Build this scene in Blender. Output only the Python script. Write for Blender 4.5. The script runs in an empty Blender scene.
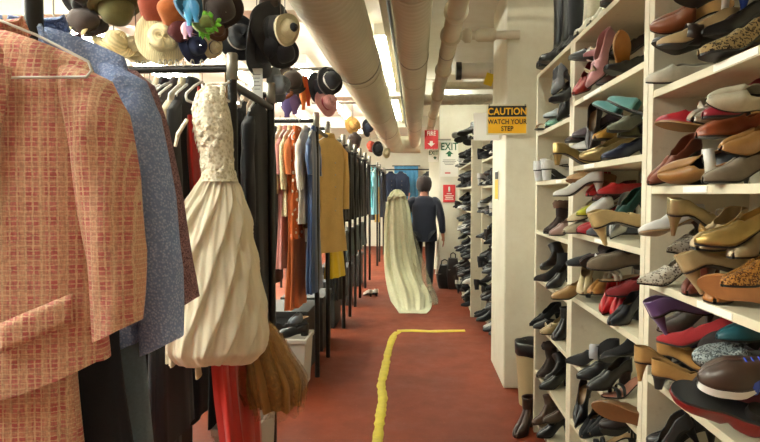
import bpy, math, random
from mathutils import Vector, Matrix, Euler
from mathutils.bvhtree import BVHTree
sc = bpy.context.scene
col = sc.collection
R = math.radians
PI = math.pi

# ------------------------------------------------------------------ camera
CAMZ = 1.53
cam_d = bpy.data.cameras.new('camera')
cam_d.sensor_width = 36.0
cam_d.lens = 36.0 * 600.0 / 760.0
cam_d.clip_start = 0.05
cam = bpy.data.objects.new('camera', cam_d)
cam.location = (0, 0, CAMZ)
cam.rotation_euler = (R(90 - 2.58), 0, R(3.43))
col.objects.link(cam)
sc.camera = cam
_CM = Euler(cam.rotation_euler).to_matrix()
def ray(px, py):
    return _CM @ Vector(((px - 380) / 600.0, (221 - py) / 600.0, -1.0))
def onX(px, py, X):
    d = ray(px, py); t = X / d.x
    return Vector((X, d.y * t, CAMZ + d.z * t))
def onY(px, py, Y):
    d = ray(px, py); t = Y / d.y
    return Vector((d.x * t, Y, CAMZ + d.z * t))
def onZ(px, py, Z):
    d = ray(px, py); t = (Z - CAMZ) / d.z
    return Vector((d.x * t, d.y * t, Z))

# ------------------------------------------------------------------ helpers
def link(o, parent=None):
    col.objects.link(o)
    if parent is not None: o.parent = parent
    return o
def tag(o, label=None, cat=None, group=None, kind=None):
    if label: o['label'] = label
    if cat: o['category'] = cat
    if group: o['group'] = group
    if kind: o['kind'] = kind
    return o
def empty(name, loc=(0, 0, 0), rot=(0, 0, 0)):
    o = bpy.data.objects.new(name, None)
    o.empty_display_size = 0.05
    o.location = loc; o.rotation_euler = rot
    return link(o)
def thing(name, label, cat, loc=(0, 0, 0), rot=(0, 0, 0), group=None):
    return tag(empty(name, loc, rot), label, cat, group)
def copy_tree(o, parent=None):
    c = o.copy(); col.objects.link(c); c.parent = parent
    for ch in list(o.children): copy_tree(ch, c)
    return c

class MB:
    def __init__(s): s.v = []; s.f = []
    def box(s, x0, x1, y0, y1, z0, z1):
        b = len(s.v)
        s.v += [(x, y, z) for z in (z0, z1) for y in (y0, y1) for x in (x0, x1)]
        s.f += [tuple(b + i for i in q) for q in ((0,2,3,1),(4,5,7,6),(0,1,5,4),(2,6,7,3),(0,4,6,2),(1,3,7,5))]
        return s
    def grid(s, rows, closed=False, flip=False):
        b = len(s.v); n = len(rows[0])
        for r in rows: s.v += [tuple(p) for p in r]
        for i in range(len(rows) - 1):
            for j in range(n if closed else n - 1):
                k = (j + 1) % n
                q = (b + i*n + j, b + i*n + k, b + (i+1)*n + k, b + (i+1)*n + j)
                s.f.append(q[::-1] if flip else q)
        return s
    def cap(s, ring, flip=False):
        b = len(s.v); s.v += [tuple(p) for p in ring]
        q = tuple(range(b, b + len(ring)))
        s.f.append(q[::-1] if flip else q); return s
    def tube(s, pts, rad, n=8, caps=True, flat=1.0):
        pts = [Vector(p) for p in pts]
        if not isinstance(rad, (list, tuple)): rad = [rad] * len(pts)
        rows = []; prev = None
        for i, p in enumerate(pts):
            t = (pts[min(i+1, len(pts)-1)] - pts[max(i-1, 0)]).normalized()
            if prev is None:
                a = Vector((0, 0, 1)) if abs(t.z) < .9 else Vector((1, 0, 0))
                u = t.cross(a).normalized()
            else:
                u = (prev - t * prev.dot(t)).normalized()
            prev = u; w = t.cross(u)
            rows.append([p + (u * math.cos(2*PI*k/n) + w * math.sin(2*PI*k/n) * flat) * rad[i] for k in range(n)])
        s.grid(rows, True)
        if caps: s.cap(rows[0], True); s.cap(rows[-1])
        return s
    def lathe(s, prof, n=24, ax='z', wob=None):
        rows = []
        for i, (r, h) in enumerate(prof):
            row = []
            for k in range(n):
                a = 2*PI*k/n
                rr, hh = (wob(i, a, r, h) if wob else (r, h))
                x, y, z = rr*math.cos(a), rr*math.sin(a), hh
                row.append((x, y, z) if ax == 'z' else (x, z, y) if ax == 'y' else (z, x, y))
            rows.append(row)
        s.grid(rows, True); return s
    def build(s, name, mat, parent=None, smooth=True, mods=None, loc=None, rot=None):
        me = bpy.data.meshes.new(name)
        me.from_pydata(s.v, [], s.f); me.validate(); me.update()
        if mat is not None:
            for m in (mat if isinstance(mat, (list, tuple)) else [mat]): me.materials.append(m)
        if smooth:
            for p in me.polygons: p.use_smooth = True
        o = bpy.data.objects.new(name, me)
        if loc: o.location = loc
        if rot: o.rotation_euler = rot
        link(o, parent)
        for m in (mods or []):
            if m[0] == 'solid':
                k = o.modifiers.new('thickness', 'SOLIDIFY'); k.thickness = m[1]; k.offset = m[2] if len(m) > 2 else 0
            elif m[0] == 'bevel':
                k = o.modifiers.new('bevel', 'BEVEL'); k.width = m[1]; k.segments = 2; k.limit_method = 'ANGLE'
            elif m[0] == 'sub':
                k = o.modifiers.new('sub', 'SUBSURF'); k.levels = m[1]; k.render_levels = m[1]
        return o
def box(name, mat, parent, x0, x1, y0, y1, z0, z1, bev=0.0):
    return MB().box(x0, x1, y0, y1, z0, z1).build(name, mat, parent, False, [('bevel', bev)] if bev else None)
def smooth(a, b, x):
    if b == a: return 1.0 if x >= b else 0.0
    t = max(0.0, min(1.0, (x - a) / (b - a))); return t*t*(3 - 2*t)
def interp(tab, x):
    if x <= tab[0][0]: return tab[0][1]
    for (x0, y0), (x1, y1) in zip(tab, tab[1:]):
        if x <= x1:
            t = (x - x0) / (x1 - x0); t = t*t*(3-2*t)*.5 + t*.5
            return y0 + (y1 - y0) * t
    return tab[-1][1]

# ------------------------------------------------------------------ materials
def lin(h):
    h = h.lstrip('#')
    c = [int(h[i:i+2], 16) / 255 for i in (0, 2, 4)]
    return tuple(x/12.92 if x <= .04045 else ((x+.055)/1.055)**2.4 for x in c) + (1.0,)
_M = {}
def nmat(key):
    m = bpy.data.materials.new(key); m.use_nodes = True
    nt = m.node_tree; b = nt.nodes['Principled BSDF']
    return m, nt, b
def N(nt, t, **kw):
    n = nt.nodes.new(t)
    for k, v in kw.items():
        if k.startswith('i_'): n.inputs[k[2:].replace('_', ' ')].default_value = v
        else: setattr(n, k, v)
    return n
def mixc(nt, fac, a, b):
    n = nt.nodes.new('ShaderNodeMix'); n.data_type = 'RGBA'
    for sock, val in ((n.inputs[0], fac), (n.inputs[6], a), (n.inputs[7], b)):
        if hasattr(val, 'is_output'): nt.links.new(val, sock)
        else: sock.default_value = val
    return n.outputs[2]
def ramp(nt, fac, stops, const=False):
    n = nt.nodes.new('ShaderNodeValToRGB'); cr = n.color_ramp
    if const: cr.interpolation = 'CONSTANT'
    while len(cr.elements) < len(stops): cr.elements.new(.5)
    for e, (p, c) in zip(cr.elements, stops): e.position = p; e.color = c if len(c) == 4 else c + (1,)
    nt.links.new(fac, n.inputs[0]); return n.outputs[0]
def bump(nt, b, h, st, dist=.002):
    n = N(nt, 'ShaderNodeBump'); n.inputs['Strength'].default_value = st; n.inputs['Distance'].default_value = dist
    nt.links.new(h, n.inputs['Height']); nt.links.new(n.outputs[0], b.inputs['Normal'])
BW = lambda v: (v, v, v, 1.0)
def coords(nt, sx=1, sy=1, sz=1):
    tc = N(nt, 'ShaderNodeTexCoord'); mp = N(nt, 'ShaderNodeMapping')
    mp.inputs['Scale'].default_value = (sx, sy, sz)
    nt.links.new(tc.outputs['Object'], mp.inputs[0]); return mp.outputs[0]
def noise(nt, vec, scale, detail=3, rough=.6):
    n = N(nt, 'ShaderNodeTexNoise'); n.inputs['Scale'].default_value = scale
    n.inputs['Detail'].default_value = detail; n.inputs['Roughness'].default_value = rough
    if vec is not None: nt.links.new(vec, n.inputs['Vector'])
    return n.outputs[0]
def shade(c, k):
    return tuple(min(1, x*k) for x in c[:3]) + (1.0,)

def mat(kind, c='#888888', c2=None, **kw):
    key = f'{kind}_{c.strip("#")}' + (f'_{c2.strip("#")}' if c2 else '') + ''.join(f'_{k}{v}' for k, v in sorted(kw.items()))
    if key in _M: return _M[key]
    m, nt, b = nmat(key); C = lin(c); C2 = lin(c2) if c2 else None
    S = b.inputs
    S['Roughness'].default_value = kw.get('r', .5)
    S['Base Color'].default_value = C
    L = nt.links.new
    if kind == 'plain':
        S['Metallic'].default_value = kw.get('m', 0)
    elif kind == 'metal':
        S['Metallic'].default_value = 1; S['Roughness'].default_value = kw.get('r', .35)
        v = coords(nt); n = noise(nt, v, 25); L(mixc(nt, n, shade(C, .75), shade(C, 1.15)), S['Base Color'])
    elif kind == 'paint':
        v = coords(nt); n = noise(nt, v, kw.get('s', 3.0), 6, .7)
        L(mixc(nt, ramp(nt, n, [(.35, BW(0)), (.75, BW(1))]), C, C2 or shade(C, .82)), S['Base Color'])
        bump(nt, b, noise(nt, v, 60, 4), .12, .004)
    elif kind == 'fabric':
        S['Roughness'].default_value = kw.get('r', .88)
        S['Sheen Weight'].default_value = kw.get('sh', .15)
        v = coords(nt); n = noise(nt, v, kw.get('s', 140), 2)
        big = noise(nt, v, 9, 3)
        base = mixc(nt, n, shade(C, .78), shade(C, 1.18))
        L(mixc(nt, ramp(nt, big, [(.4, BW(0)), (.7, BW(.4))]), base, shade(C, .7)), S['Base Color'])
        bump(nt, b, n, .35, .002)
    elif kind == 'boucle':
        S['Roughness'].default_value = .95
        v = coords(nt)
        vo = N(nt, 'ShaderNodeTexVoronoi'); vo.inputs['Scale'].default_value = kw.get('s', 170); L(v, vo.inputs['Vector'])
        n = noise(nt, v, kw.get('s', 170) * .7, 2)
        d = ramp(nt, vo.outputs['Distance'], [(.1, BW(1)), (.75, BW(0))])
        f = mixc(nt, .5, d, n)
        L(mixc(nt, ramp(nt, f, [(.35, BW(0)), (.72, BW(1))]), C, C2), S['Base Color'])
        bump(nt, b, f, .8, .004)
    elif kind == 'plaid':
        S['Roughness'].default_value = .93; S['Sheen Weight'].default_value = .1
        v = coords(nt)
        nv = noise(nt, v, 30, 2)
        ws = []
        for d, sc_ in (('X', 8.3), ('Z', 9.6), ('X', 20.5), ('Z', 31.0)):
            w = N(nt, 'ShaderNodeTexWave'); w.wave_type = 'BANDS'; w.bands_direction = d
            w.inputs['Scale'].default_value = sc_; w.inputs['Distortion'].default_value = 1.1
            w.inputs['Detail'].default_value = 2; w.inputs['Detail Scale'].default_value = 4
            L(v, w.inputs['Vector']); ws.append(w.outputs[0])
        pink, tan, red, wine = lin('#d6857c'), lin('#e6c6a0'), lin('#c4625f'), lin('#b26058')
        nb = noise(nt, coords(nt, 34, 34, 30), 1.0, 1)
        c0 = mixc(nt, ramp(nt, nb, [(.40, BW(0)), (.58, BW(1))]), pink, red)
        c1 = mixc(nt, ramp(nt, ws[1], [(.55, BW(0)), (.75, BW(.75))]), c0, lin('#d69c80'))
        c2_ = mixc(nt, ramp(nt, ws[0], [(.62, BW(0)), (.80, BW(.8))]), c1, lin('#dcab8a'))
        c3 = mixc(nt, ramp(nt, ws[2], [(.80, BW(0)), (.90, BW(.85))]), c2_, tan)
        c4 = mixc(nt, ramp(nt, ws[3], [(.80, BW(0)), (.90, BW(.8))]), c3, tan)
        f1 = noise(nt, coords(nt, 1, 1, .2), 300, 2); f2 = noise(nt, coords(nt, .2, 1, 1), 300, 2)
        fib = mixc(nt, .5, f1, f2)
        L(mixc(nt, ramp(nt, fib, [(.38, BW(.5)), (.56, BW(0))]), c4, lin('#8f5248')), S['Base Color'])
        bump(nt, b, fib, .7, .003)
    elif kind == 'tweed':
        S['Roughness'].default_value = .95
        v = coords(nt); n = noise(nt, v, 260, 2)
        L(mixc(nt, ramp(nt, n, [(.42, BW(0)), (.58, BW(1))]), C, C2), S['Base Color']); bump(nt, b, n, .6, .002)
    elif kind == 'leather':
        S['Roughness'].default_value = kw.get('r', .42)
        S['Coat Weight'].default_value = kw.get('coat', .04)
        v = coords(nt); n = noise(nt, v, 35, 4)
        L(mixc(nt, n, shade(C, .7), shade(C, 1.2)), S['Base Color']); bump(nt, b, noise(nt, v, 220, 3), .15, .001)
    elif kind == 'suede':
        S['Roughness'].default_value = .95; S['Sheen Weight'].default_value = .06
        v = coords(nt); n = noise(nt, v, 40, 4)
        L(mixc(nt, n, shade(C, .72), shade(C, 1.2)), S['Base Color']); bump(nt, b, noise(nt, v, 400, 2), .3, .001)
    elif kind == 'satin':
        S['Roughness'].default_value = .33; S['Sheen Weight'].default_value = .4
        v = coords(nt); n = noise(nt, v, 20, 3)
        L(mixc(nt, n, shade(C, .85), shade(C, 1.1)), S['Base Color'])
    elif kind == 'shiny':
        S['Metallic'].default_value = .75; S['Roughness'].default_value = kw.get('r', .3)
        v = coords(nt); n = noise(nt, v, 30, 4)
        L(mixc(nt, n, shade(C, .7), shade(C, 1.2)), S['Base Color']); bump(nt, b, noise(nt, v, 90, 4), .25, .002)
    elif kind == 'glitter':
        S['Metallic'].default_value = .4; S['Roughness'].default_value = .4
        v = coords(nt); vo = N(nt, 'ShaderNodeTexVoronoi'); vo.inputs['Scale'].default_value = 260; L(v, vo.inputs['Vector'])
        L(mixc(nt, ramp(nt, vo.outputs['Color'], [(.4, BW(0)), (.6, BW(1))]), C, C2), S['Base Color']); bump(nt, b, vo.outputs['Distance'], .6, .002)
    elif kind == 'spots':
        v = coords(nt); vo = N(nt, 'ShaderNodeTexVoronoi'); vo.inputs['Scale'].default_value = kw.get('s', 120)
        n = N(nt, 'ShaderNodeTexNoise'); n.inputs['Scale'].default_value = 60; L(v, n.inputs['Vector'])
        mx = N(nt, 'ShaderNodeMix'); mx.data_type = 'VECTOR'; mx.inputs[0].default_value = .03
        L(v, mx.inputs[4]); L(n.outputs['Color'], mx.inputs[5]); L(mx.outputs[1], vo.inputs['Vector'])
        d = vo.outputs['Distance']
        f = ramp(nt, d, [(0, BW(.55)), (.18, BW(.55)), (.22, BW(1)), (.40, BW(1)), (.46, BW(0))])
        L(mixc(nt, f, C, C2), S['Base Color']); S['Roughness'].default_value = .8
    elif kind == 'dots':
        v = coords(nt); vo = N(nt, 'ShaderNodeTexVoronoi'); vo.inputs['Scale'].default_value = kw.get('s', 22); L(v, vo.inputs['Vector'])
        L(mixc(nt, ramp(nt, vo.outputs['Distance'], [(.28, BW(1)), (.34, BW(0))]), C, C2), S['Base Color']); S['Roughness'].default_value = .85
    elif kind == 'snake':
        v = coords(nt); vo = N(nt, 'ShaderNodeTexVoronoi'); vo.inputs['Scale'].default_value = 130; L(v, vo.inputs['Vector'])
        n = noise(nt, v, 38, 3)
        f = mixc(nt, .45, vo.outputs['Distance'], n)
        L(mixc(nt, ramp(nt, f, [(.36, BW(1)), (.52, BW(0))]), C, C2), S['Base Color']); bump(nt, b, vo.outputs['Distance'], .5, .002)
    elif kind == 'lace':
        S['Roughness'].default_value = .8
        v = coords(nt); vo = N(nt, 'ShaderNodeTexVoronoi'); vo.inputs['Scale'].default_value = 62; L(v, vo.inputs['Vector'])
        v2 = noise(nt, v, 120, 4)
        f = mixc(nt, .45, vo.outputs['Distance'], v2)
        L(mixc(nt, ramp(nt, f, [(.25, BW(0)), (.55, BW(1))]), C, C2), S['Base Color']); bump(nt, b, f, 1.0, .012)
    elif kind == 'chiffon':
        S['Roughness'].default_value = .75; S['Sheen Weight'].default_value = .35
        S['Subsurface Weight'].default_value = 0.0
        v = coords(nt, 1, 1, .3); n = noise(nt, v, 60, 4)
        L(mixc(nt, n, shade(C, .85), shade(C, 1.08)), S['Base Color']); bump(nt, b, n, .35, .003)
        tr = N(nt, 'ShaderNodeBsdfTranslucent'); tr.inputs[0].default_value = C
        ms = N(nt, 'ShaderNodeMixShader'); ms.inputs[0].default_value = .3
        L(b.outputs[0], ms.inputs[1]); L(tr.outputs[0], ms.inputs[2]); L(ms.outputs[0], nt.nodes['Material Output'].inputs[0])
    elif kind == 'tulle':
        S['Roughness'].default_value = .85
        v = coords(nt); n = noise(nt, v, 70, 3)
        L(mixc(nt, n, shade(C, .88), shade(C, 1.1)), S['Base Color'])
        tr = N(nt, 'ShaderNodeBsdfTransparent')
        ms = N(nt, 'ShaderNodeMixShader')
        L(ramp(nt, n, [(.3, BW(.55)), (.75, BW(kw.get('a', .5)))]), ms.inputs[0])
        L(b.outputs[0], ms.inputs[1]); L(tr.outputs[0], ms.inputs[2]); L(ms.outputs[0], nt.nodes['Material Output'].inputs[0])
        bump(nt, b, n, .4, .004)
    elif kind == 'straw':
        v = coords(nt); w = N(nt, 'ShaderNodeTexWave'); w.wave_type = 'RINGS'; w.rings_direction = 'Z'
        w.inputs['Scale'].default_value = 40; w.inputs['Distortion'].default_value = 3; L(v, w.inputs['Vector'])
        L(mixc(nt, w.outputs[0], shade(C, .8), shade(C, 1.1)), S['Base Color']); bump(nt, b, w.outputs[0], .5, .002); S['Roughness'].default_value = .8
    elif kind == 'board':
        S['Roughness'].default_value = .6
        v = coords(nt, 8, .6, 8); n = noise(nt, v, 6, 5)
        sp = noise(nt, coords(nt), 22, 4)
        base = mixc(nt, n, shade(C, .88), shade(C, 1.06))
        L(mixc(nt, ramp(nt, sp, [(.62, BW(0)), (.74, BW(.5))]), base, C2 or shade(C, .6)), S['Base Color']); bump(nt, b, n, .1, .002)
    elif kind == 'floor':
        S['Specular IOR Level'].default_value = .25
        v = coords(nt); big = noise(nt, v, .8, 5, .6); mid = noise(nt, v, 5, 5, .7); fine = noise(nt, v, 60, 3)
        c0 = mixc(nt, ramp(nt, big, [(.38, BW(0)), (.62, BW(1))]), C, C2)
        c1 = mixc(nt, ramp(nt, mid, [(.5, BW(0)), (.75, BW(.45))]), c0, lin('#5d3a31'))
        L(mixc(nt, ramp(nt, fine, [(.62, BW(0)), (.72, BW(.3))]), c1, lin('#b0684e')), S['Base Color'])
        rr = ramp(nt, mid, [(.3, BW(.55)), (.7, BW(.75))]); L(rr, S['Roughness'])
        bump(nt, b, mid, .08, .004)
    elif kind == 'emit':
        S['Emission Color'].default_value = C; S['Emission Strength'].default_value = kw.get('e', 10)
    _M[key] = m
    return m
TUBE_E = 95
EXPO = -0.27
# ------------------------------------------------------------------ room shell
CEIL = 3.15
XL, XR, YN, YF = -5.2, 1.16, -4.6, 17.5
M_wall = mat('paint', '#e3dfce', '#d7d1bd')
M_ceil = mat('paint', '#f1ede3', '#e6dfd0')
M_floor = mat('floor', '#7a3318', '#662a13')
def struct(name, mb, m): return tag(mb.build(name, m, None, False), kind='structure')
struct('floor', MB().box(XL, XR, YN, YF, -.1, 0), M_floor)
struct('ceiling', MB().box(XL, XR, YN, YF, CEIL, CEIL + .1), M_ceil)
struct('wall_left', MB().box(XL - .1, XL, YN, YF, 0, CEIL), M_wall)
struct('wall_right', MB().box(XR, XR + .1, YN, YF, 0, CEIL), M_wall)
struct('wall_back', MB().box(XL, XR, YF, YF + .1, 0, CEIL), M_wall)
struct('wall_front', MB().box(XL, XR, YN - .1, YN, 0, CEIL), M_wall)
struct('wall_exit', MB().box(.385, XR, 10.0, 10.16, 0, CEIL), M_wall)
struct('wall_alcove', MB().box(.265, XR, 12.2, 12.35, 0, CEIL), M_wall)
for i, y in enumerate((4.55, 8.6, 12.6)):
    struct('ceiling_beam', MB().box(XL, -.78 if i == 0 else XR, y, y + .35, 2.92, CEIL), M_ceil)
# pillar, with a plaster bump low down on its face
M_pil = mat('paint', '#e2ddc9', '#d4ccb4', s=5.0)
pil = MB().box(.69, 1.16, 4.71, 5.50, 0, CEIL)
tag(pil.build('pillar', M_pil, None, False, [('bevel', .012)]), kind='structure')

# ------------------------------------------------------------------ floor tape
M_tape = mat('paint', '#d8c536', '#b8a42a', s=14)
tp = MB(); rnd = random.Random(3)
pts = [onZ(px, py, 0) for px, py in ((377, 446), (380, 418), (383, 398), (381, 385), (385, 368), (388, 352), (391, 342), (394, 335), (398, 332))]
fine = []
for a, b in zip(pts, pts[1:]):
    n = max(2, int((b - a).length / .05))
    fine += [a.lerp(b, i / n) for i in range(n)]
fine.append(pts[-1])
rows = []
for i, p in enumerate(fine):
    d = (fine[min(i+1, len(fine)-1)] - fine[max(i-1, 0)]).normalized(); nn = Vector((-d.y, d.x, 0))
    w = .034 + rnd.uniform(-.006, .006)
    rows.append([p + nn*w + Vector((0, 0, .0005)), p + nn*w*.97 + Vector((0, 0, .003)), p - nn*w*.97 + Vector((0, 0, .003)), p - nn*w + Vector((0, 0, .0005))])
tp.grid(rows, flip=True)
pts = [onZ(px, py, 0) for px, py in ((397, 331), (412, 330.6), (430, 331.4), (450, 331), (470, 330.6))]
fine = []
for a, b in zip(pts, pts[1:]):
    n = max(2, int((b - a).length / .05))
    fine += [a.lerp(b, i / n) for i in range(n)]
rows = []
for p in fine:
    w = .052 + rnd.uniform(-.005, .005)
    rows.append([p + Vector((0, w, .0005)), p + Vector((0, w*.97, .0032)), p + Vector((0, -w*.97, .0032)), p + Vector((0, -w, .0005))])
tp.grid(rows, flip=True)
tag(tp.build('floor_tape', M_tape), 'yellow warning tape laid in an L shape on the red aisle floor', 'floor tape')

# ------------------------------------------------------------------ ducts and pipes
M_duct = mat('paint', '#c6bea6', '#b6ad94', s=2.0)
M_pipe = mat('paint', '#cac1a8', '#b5aa8e', s=3.0)
M_dark = mat('plain', '#2a2724', r=.5)
M_galv = mat('metal', '#9a958a', r=.45)
def ribbed(y0, y1, r, n=40, pitch=.085):
    prof = []; y = y0
    while y < y1:
        prof += [(r, y), (r, y + pitch*.62), (r*1.018, y + pitch*.75), (r*1.018, y + pitch*.88)]
        y += pitch
    prof.append((r, y1))
    return MB().lathe([(.001, y0)] + prof, n, 'y')
def duct(name, label, x, z, r, y0, y1, seams):
    t = thing(name, label, 'air duct', (x, 0, z))
    ribbed(y0, y1, r).build('duct_body', M_duct, t)
    for s in seams:
        MB().lathe([(r*1.01, s), (r*1.035, s), (r*1.035, s + .05), (r*1.01, s + .05)], 40, 'y').build('seam_band', M_duct, t)
    return t
d1 = duct('air_duct', 'largest pale ribbed air duct running over the left edge of aisle', -.52, 2.68, .20, -2.1, 13.8, (2.9, 5.4, 8.2, 11))
# its elbow and the cross run at the far end
el = []
for k in range(9):
    a = PI/2 * k/8
    c = Vector((.28 - .28*math.cos(a), 13.8 + .28*math.sin(a), 0)); u = Vector((-math.cos(a), math.sin(a), 0))
    el.append([c + (u*math.cos(2*PI*j/32) + Vector((0, 0, 1))*math.sin(2*PI*j/32))*.2 for j in range(32)])
for x in (.6, .62):
    el.append([Vector((x, 14.08 + .2*math.cos(2*PI*j/32), .2*math.sin(2*PI*j/32))) for j in range(32)])
MB().grid(el, True).build('duct_elbow', M_duct, d1)
d2 = duct('air_duct', 'slimmer ribbed air duct running straight down the middle of the aisle ceiling', -.027, 2.72, .125, -2.1, 13.84, (3.4, 6.2, 9))
# long insulated pipe with flanges, and its branch into the pillar
p3 = thing('ceiling_pipe', 'insulated cream pipe with flanged joints right of the air ducts', 'pipe', (.262, 0, 2.735))
MB().tube([(0, -2.1, 0), (0, 11.9, 0)], .066, 20).build('pipe_body', M_pipe, p3)
for y in (4.02, 4.62, 5.9, 7.4, 9.2):
    MB().lathe([(.064, y), (.082, y + .01), (.082, y + .05), (.064, y + .06)], 24, 'y').build('flange', M_pipe, p3)
br = thing('branch_pipe', 'short branch pipe from the insulated pipe into the white pillar', 'pipe', (.32, 4.66, 2.735))
MB().tube([(.015, 0, 0), (.46, 0, 0)], .032, 16).build('pipe_body', mat('paint', '#d9cfba'), br)
MB().tube([(.13, 0, 0), (.15, 0, 0), (.26, 0, 0), (.28, 0, 0)], [.036, .05, .05, .036], 16).build('coupling', M_pipe, br)
MB().tube([(.03, 0, 0), (.05, 0, 0), (.09, 0, 0), (.10, 0, 0)], [.034, .056, .056, .034], 16).build('collar', M_pipe, br)
cr = thing('cross_pipe', 'white insulated cross pipe with dark end collar behind the pillar', 'pipe', (.43, 6.6, 2.86))
MB().tube([(.02, 0, 0), (.72, 0, 0)], .085, 20).build('pipe_body', mat('paint', '#ded6c6'), cr)
MB().tube([(0, 0, 0), (.055, 0, 0)], .095, 20).build('end_collar', M_dark, cr)
c2 = thing('cross_pipe', 'thin cream cross pipe below the white insulated one', 'pipe', (.20, 7.6, 2.88))
MB().tube([(0, 0, 0), (.95, 0, 0)], .05, 16).build('pipe_body', M_pipe, c2)
c3 = thing('cross_pipe', 'crinkled silver foil cross pipe, farthest of the cross pipes', 'pipe', (.06, 8.2, 2.80))
MB().tube([(i*.06, 0, 0) for i in range(17)], [.075 if i % 2 else .068 for i in range(17)], 16).build('pipe_body', mat('shiny', '#b9b2a4'), c3)
tg = thing('hang_tag', 'small yellow paper tag hanging from the white cross pipe', 'tag', (.785, 6.5, 2.78))
MB().box(-.045, .045, -.001, .001, -.10, .03).build('tag_card', mat('plain', '#e0bf20', r=.6), tg, False, rot=(0, R(18), 0))
MB().tube([(0, 0, .02), (0, .03, .11)], .002, 6).build('string', M_dark, tg)
# electrical conduit and tray between the ducts
tr = thing('cable_tray', 'cream cable tray between the two ribbed air ducts', 'cable tray', (-.235, 0, 2.98))
MB().box(-.05, .03, -2.1, 12.4, 0, .1).build('tray_body', M_pipe, tr, False)
cd = MB().tube([(-.205, -2.1, 2.915), (-.205, 12.4, 2.915)], .014, 10)
tag(cd.build('conduit', M_dark), 'thin dark conduit running between the two ribbed air ducts', 'conduit')
sp = thing('ceiling_vent', 'round dark recessed vent in the ceiling between the two ducts', 'vent', (-.395, 4.25, CEIL))
MB().lathe([(.001, -.012), (.085, -.012), (.10, -.004), (.11, -.001), (.11, 0)], 28).build('vent_ring', M_dark, sp)
# pipe clamps on rods
for x, z, r in ((-.52, 2.68, .2), (-.027, 2.72, .125), (.262, 2.735, .066)):
    for y in (2.2, 5.2, 10.4):
        h = thing('pipe_hanger', {-.52: 'metal strap hanger around the largest duct', -.027: 'metal strap hanger around the slimmer middle duct', .262: 'metal strap hanger around the insulated pipe'}[x],
                  'hanger', (x, y, z), group={-.52: 'strap hangers of the largest duct', -.027: 'strap hangers of the middle duct', .262: 'strap hangers of the insulated pipe'}[x])
        MB().lathe([(r*1.022, -.012), (r*1.05, -.012), (r*1.05, .012), (r*1.022, .012)], 32, 'y').build('strap', M_galv, h)
        MB().tube([(0, 0, r*1.04), (0, 0, CEIL - z)], .006, 6).build('rod', M_galv, h)

# ------------------------------------------------------------------ fluorescent lights
M_tube = mat('emit', '#f6faee', e=TUBE_E)
M_hous = mat('plain', '#e8e3d6', r=.5)
def lamp(x, y, label, group, L=1.25, z=3.0, n=2):
    t = thing('fluorescent_light', label, 'ceiling light', (x, y, z), group=group)
    MB().box(-.035*n, .035*n, -L/2, L/2, .04, .15).build('housing', M_hous, t, False)
    for s in [(q - (n - 1)/2)*.07 for q in range(n)]:
        MB().tube([(s, -L/2 + .02, .016), (s, L/2 - .02, .016)], .014, 8).build('tube', M_tube, t)
for x, ys in ((-1.35, (.6, 5.7, 7.6, 9.8, 11.4, 14.0)), (-2.2, (.4, 2.2, 3.8, 6.0, 7.7, 9.8, 11.6, 14.4))):
    for y in ys: lamp(x, y, 'fluorescent strip light above the clothes racks left of the aisle', 'strip lights above the clothes racks')
for x, ys in ((-3.1, (1.2, 2.9, 5.6, 7.4, 9.4, 11.0, 13.4)), (-4.3, (.6, 2.2, 3.7, 5.6, 7.2, 9.2, 11.0, 13.4, 15.5))):
    for y in ys: lamp(x, y, 'fluorescent strip light near the far left wall', 'strip lights near the left wall', n=5)
for y in (.35,):
    lamp(.50, 3.1, 'added out-of-view fill light right of the pipe above the shoe shelves', None, z=3.0, n=1)  # fixture added above the view to brighten the shelves and pillar face
    lamp(-.30, y, 'added out-of-view fill light between the ducts at the near end', None, z=3.0, n=1, L=.7)  # short fill fixture added overhead, out of view, to light the jackets from above
for y in (6.4, 7.8, 10.2, 11.5):
    lamp(-.335, y, 'fluorescent strip light between the two air ducts', 'strip lights between the ducts', z=3.0)
for y in (8.9, 13.5):
    lamp(.50, y, 'fluorescent strip light right of the insulated pipe', 'strip lights right of the pipe', z=3.0)

# ------------------------------------------------------------------ signs
def text(name, s, size, m, parent, loc, bold=0.0, sx=1.0, ax='CENTER', ext=.0008):
    cu = bpy.data.curves.new(name, 'FONT'); cu.body = s; cu.size = size; cu.align_x = ax; cu.align_y = 'CENTER'
    cu.offset = bold; cu.extrude = ext; cu.space_character = 1.05
    o = bpy.data.objects.new('tmp', cu); col.objects.link(o)
    dg = bpy.context.evaluated_depsgraph_get()
    me = bpy.data.meshes.new_from_object(o.evaluated_get(dg)); bpy.data.objects.remove(o)
    me.name = name; me.materials.clear(); me.materials.append(m)
    r = bpy.data.objects.new(name, me); r.location = loc; r.rotation_euler = (R(90), 0, 0); r.scale = (sx, 1, 1)
    return link(r, parent)
W = mat('plain', '#efece2', r=.6); K = mat('plain', '#17150f', r=.5); Yl = mat('plain', '#f5b71e', r=.5)
GR = mat('plain', '#1d5a3c', r=.5); RD = mat('plain', '#c23236', r=.5)
c = onY(507.2, 119.6, 4.67)
s1 = thing('caution_sign', 'yellow and black caution sign about the step on white pillar', 'sign', c)
w, h = .312/2, .232/2
MB().box(-w, w, 0, .006, -h, h).build('sign_panel', mat('plain', '#d9cfae', r=.5), s1, False, [('bevel', .002)])
MB().box(-w+.012, w-.012, -.001, 0, -h+.012, .02).build('yellow_field', Yl, s1, False)
MB().box(-w+.012, w-.012, -.001, 0, .022, h-.012).build('black_header', K, s1, False)
text('header_lettering', 'CAUTION', .072, Yl, s1, (0, -.002, .060), .0018, .88)
text('message_lettering', 'WATCH YOUR', .050, K, s1, (0, -.002, -.018), .0010, .84)
text('message_lettering', 'STEP', .050, K, s1, (0, -.002, -.070), .0010, .86)
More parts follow.
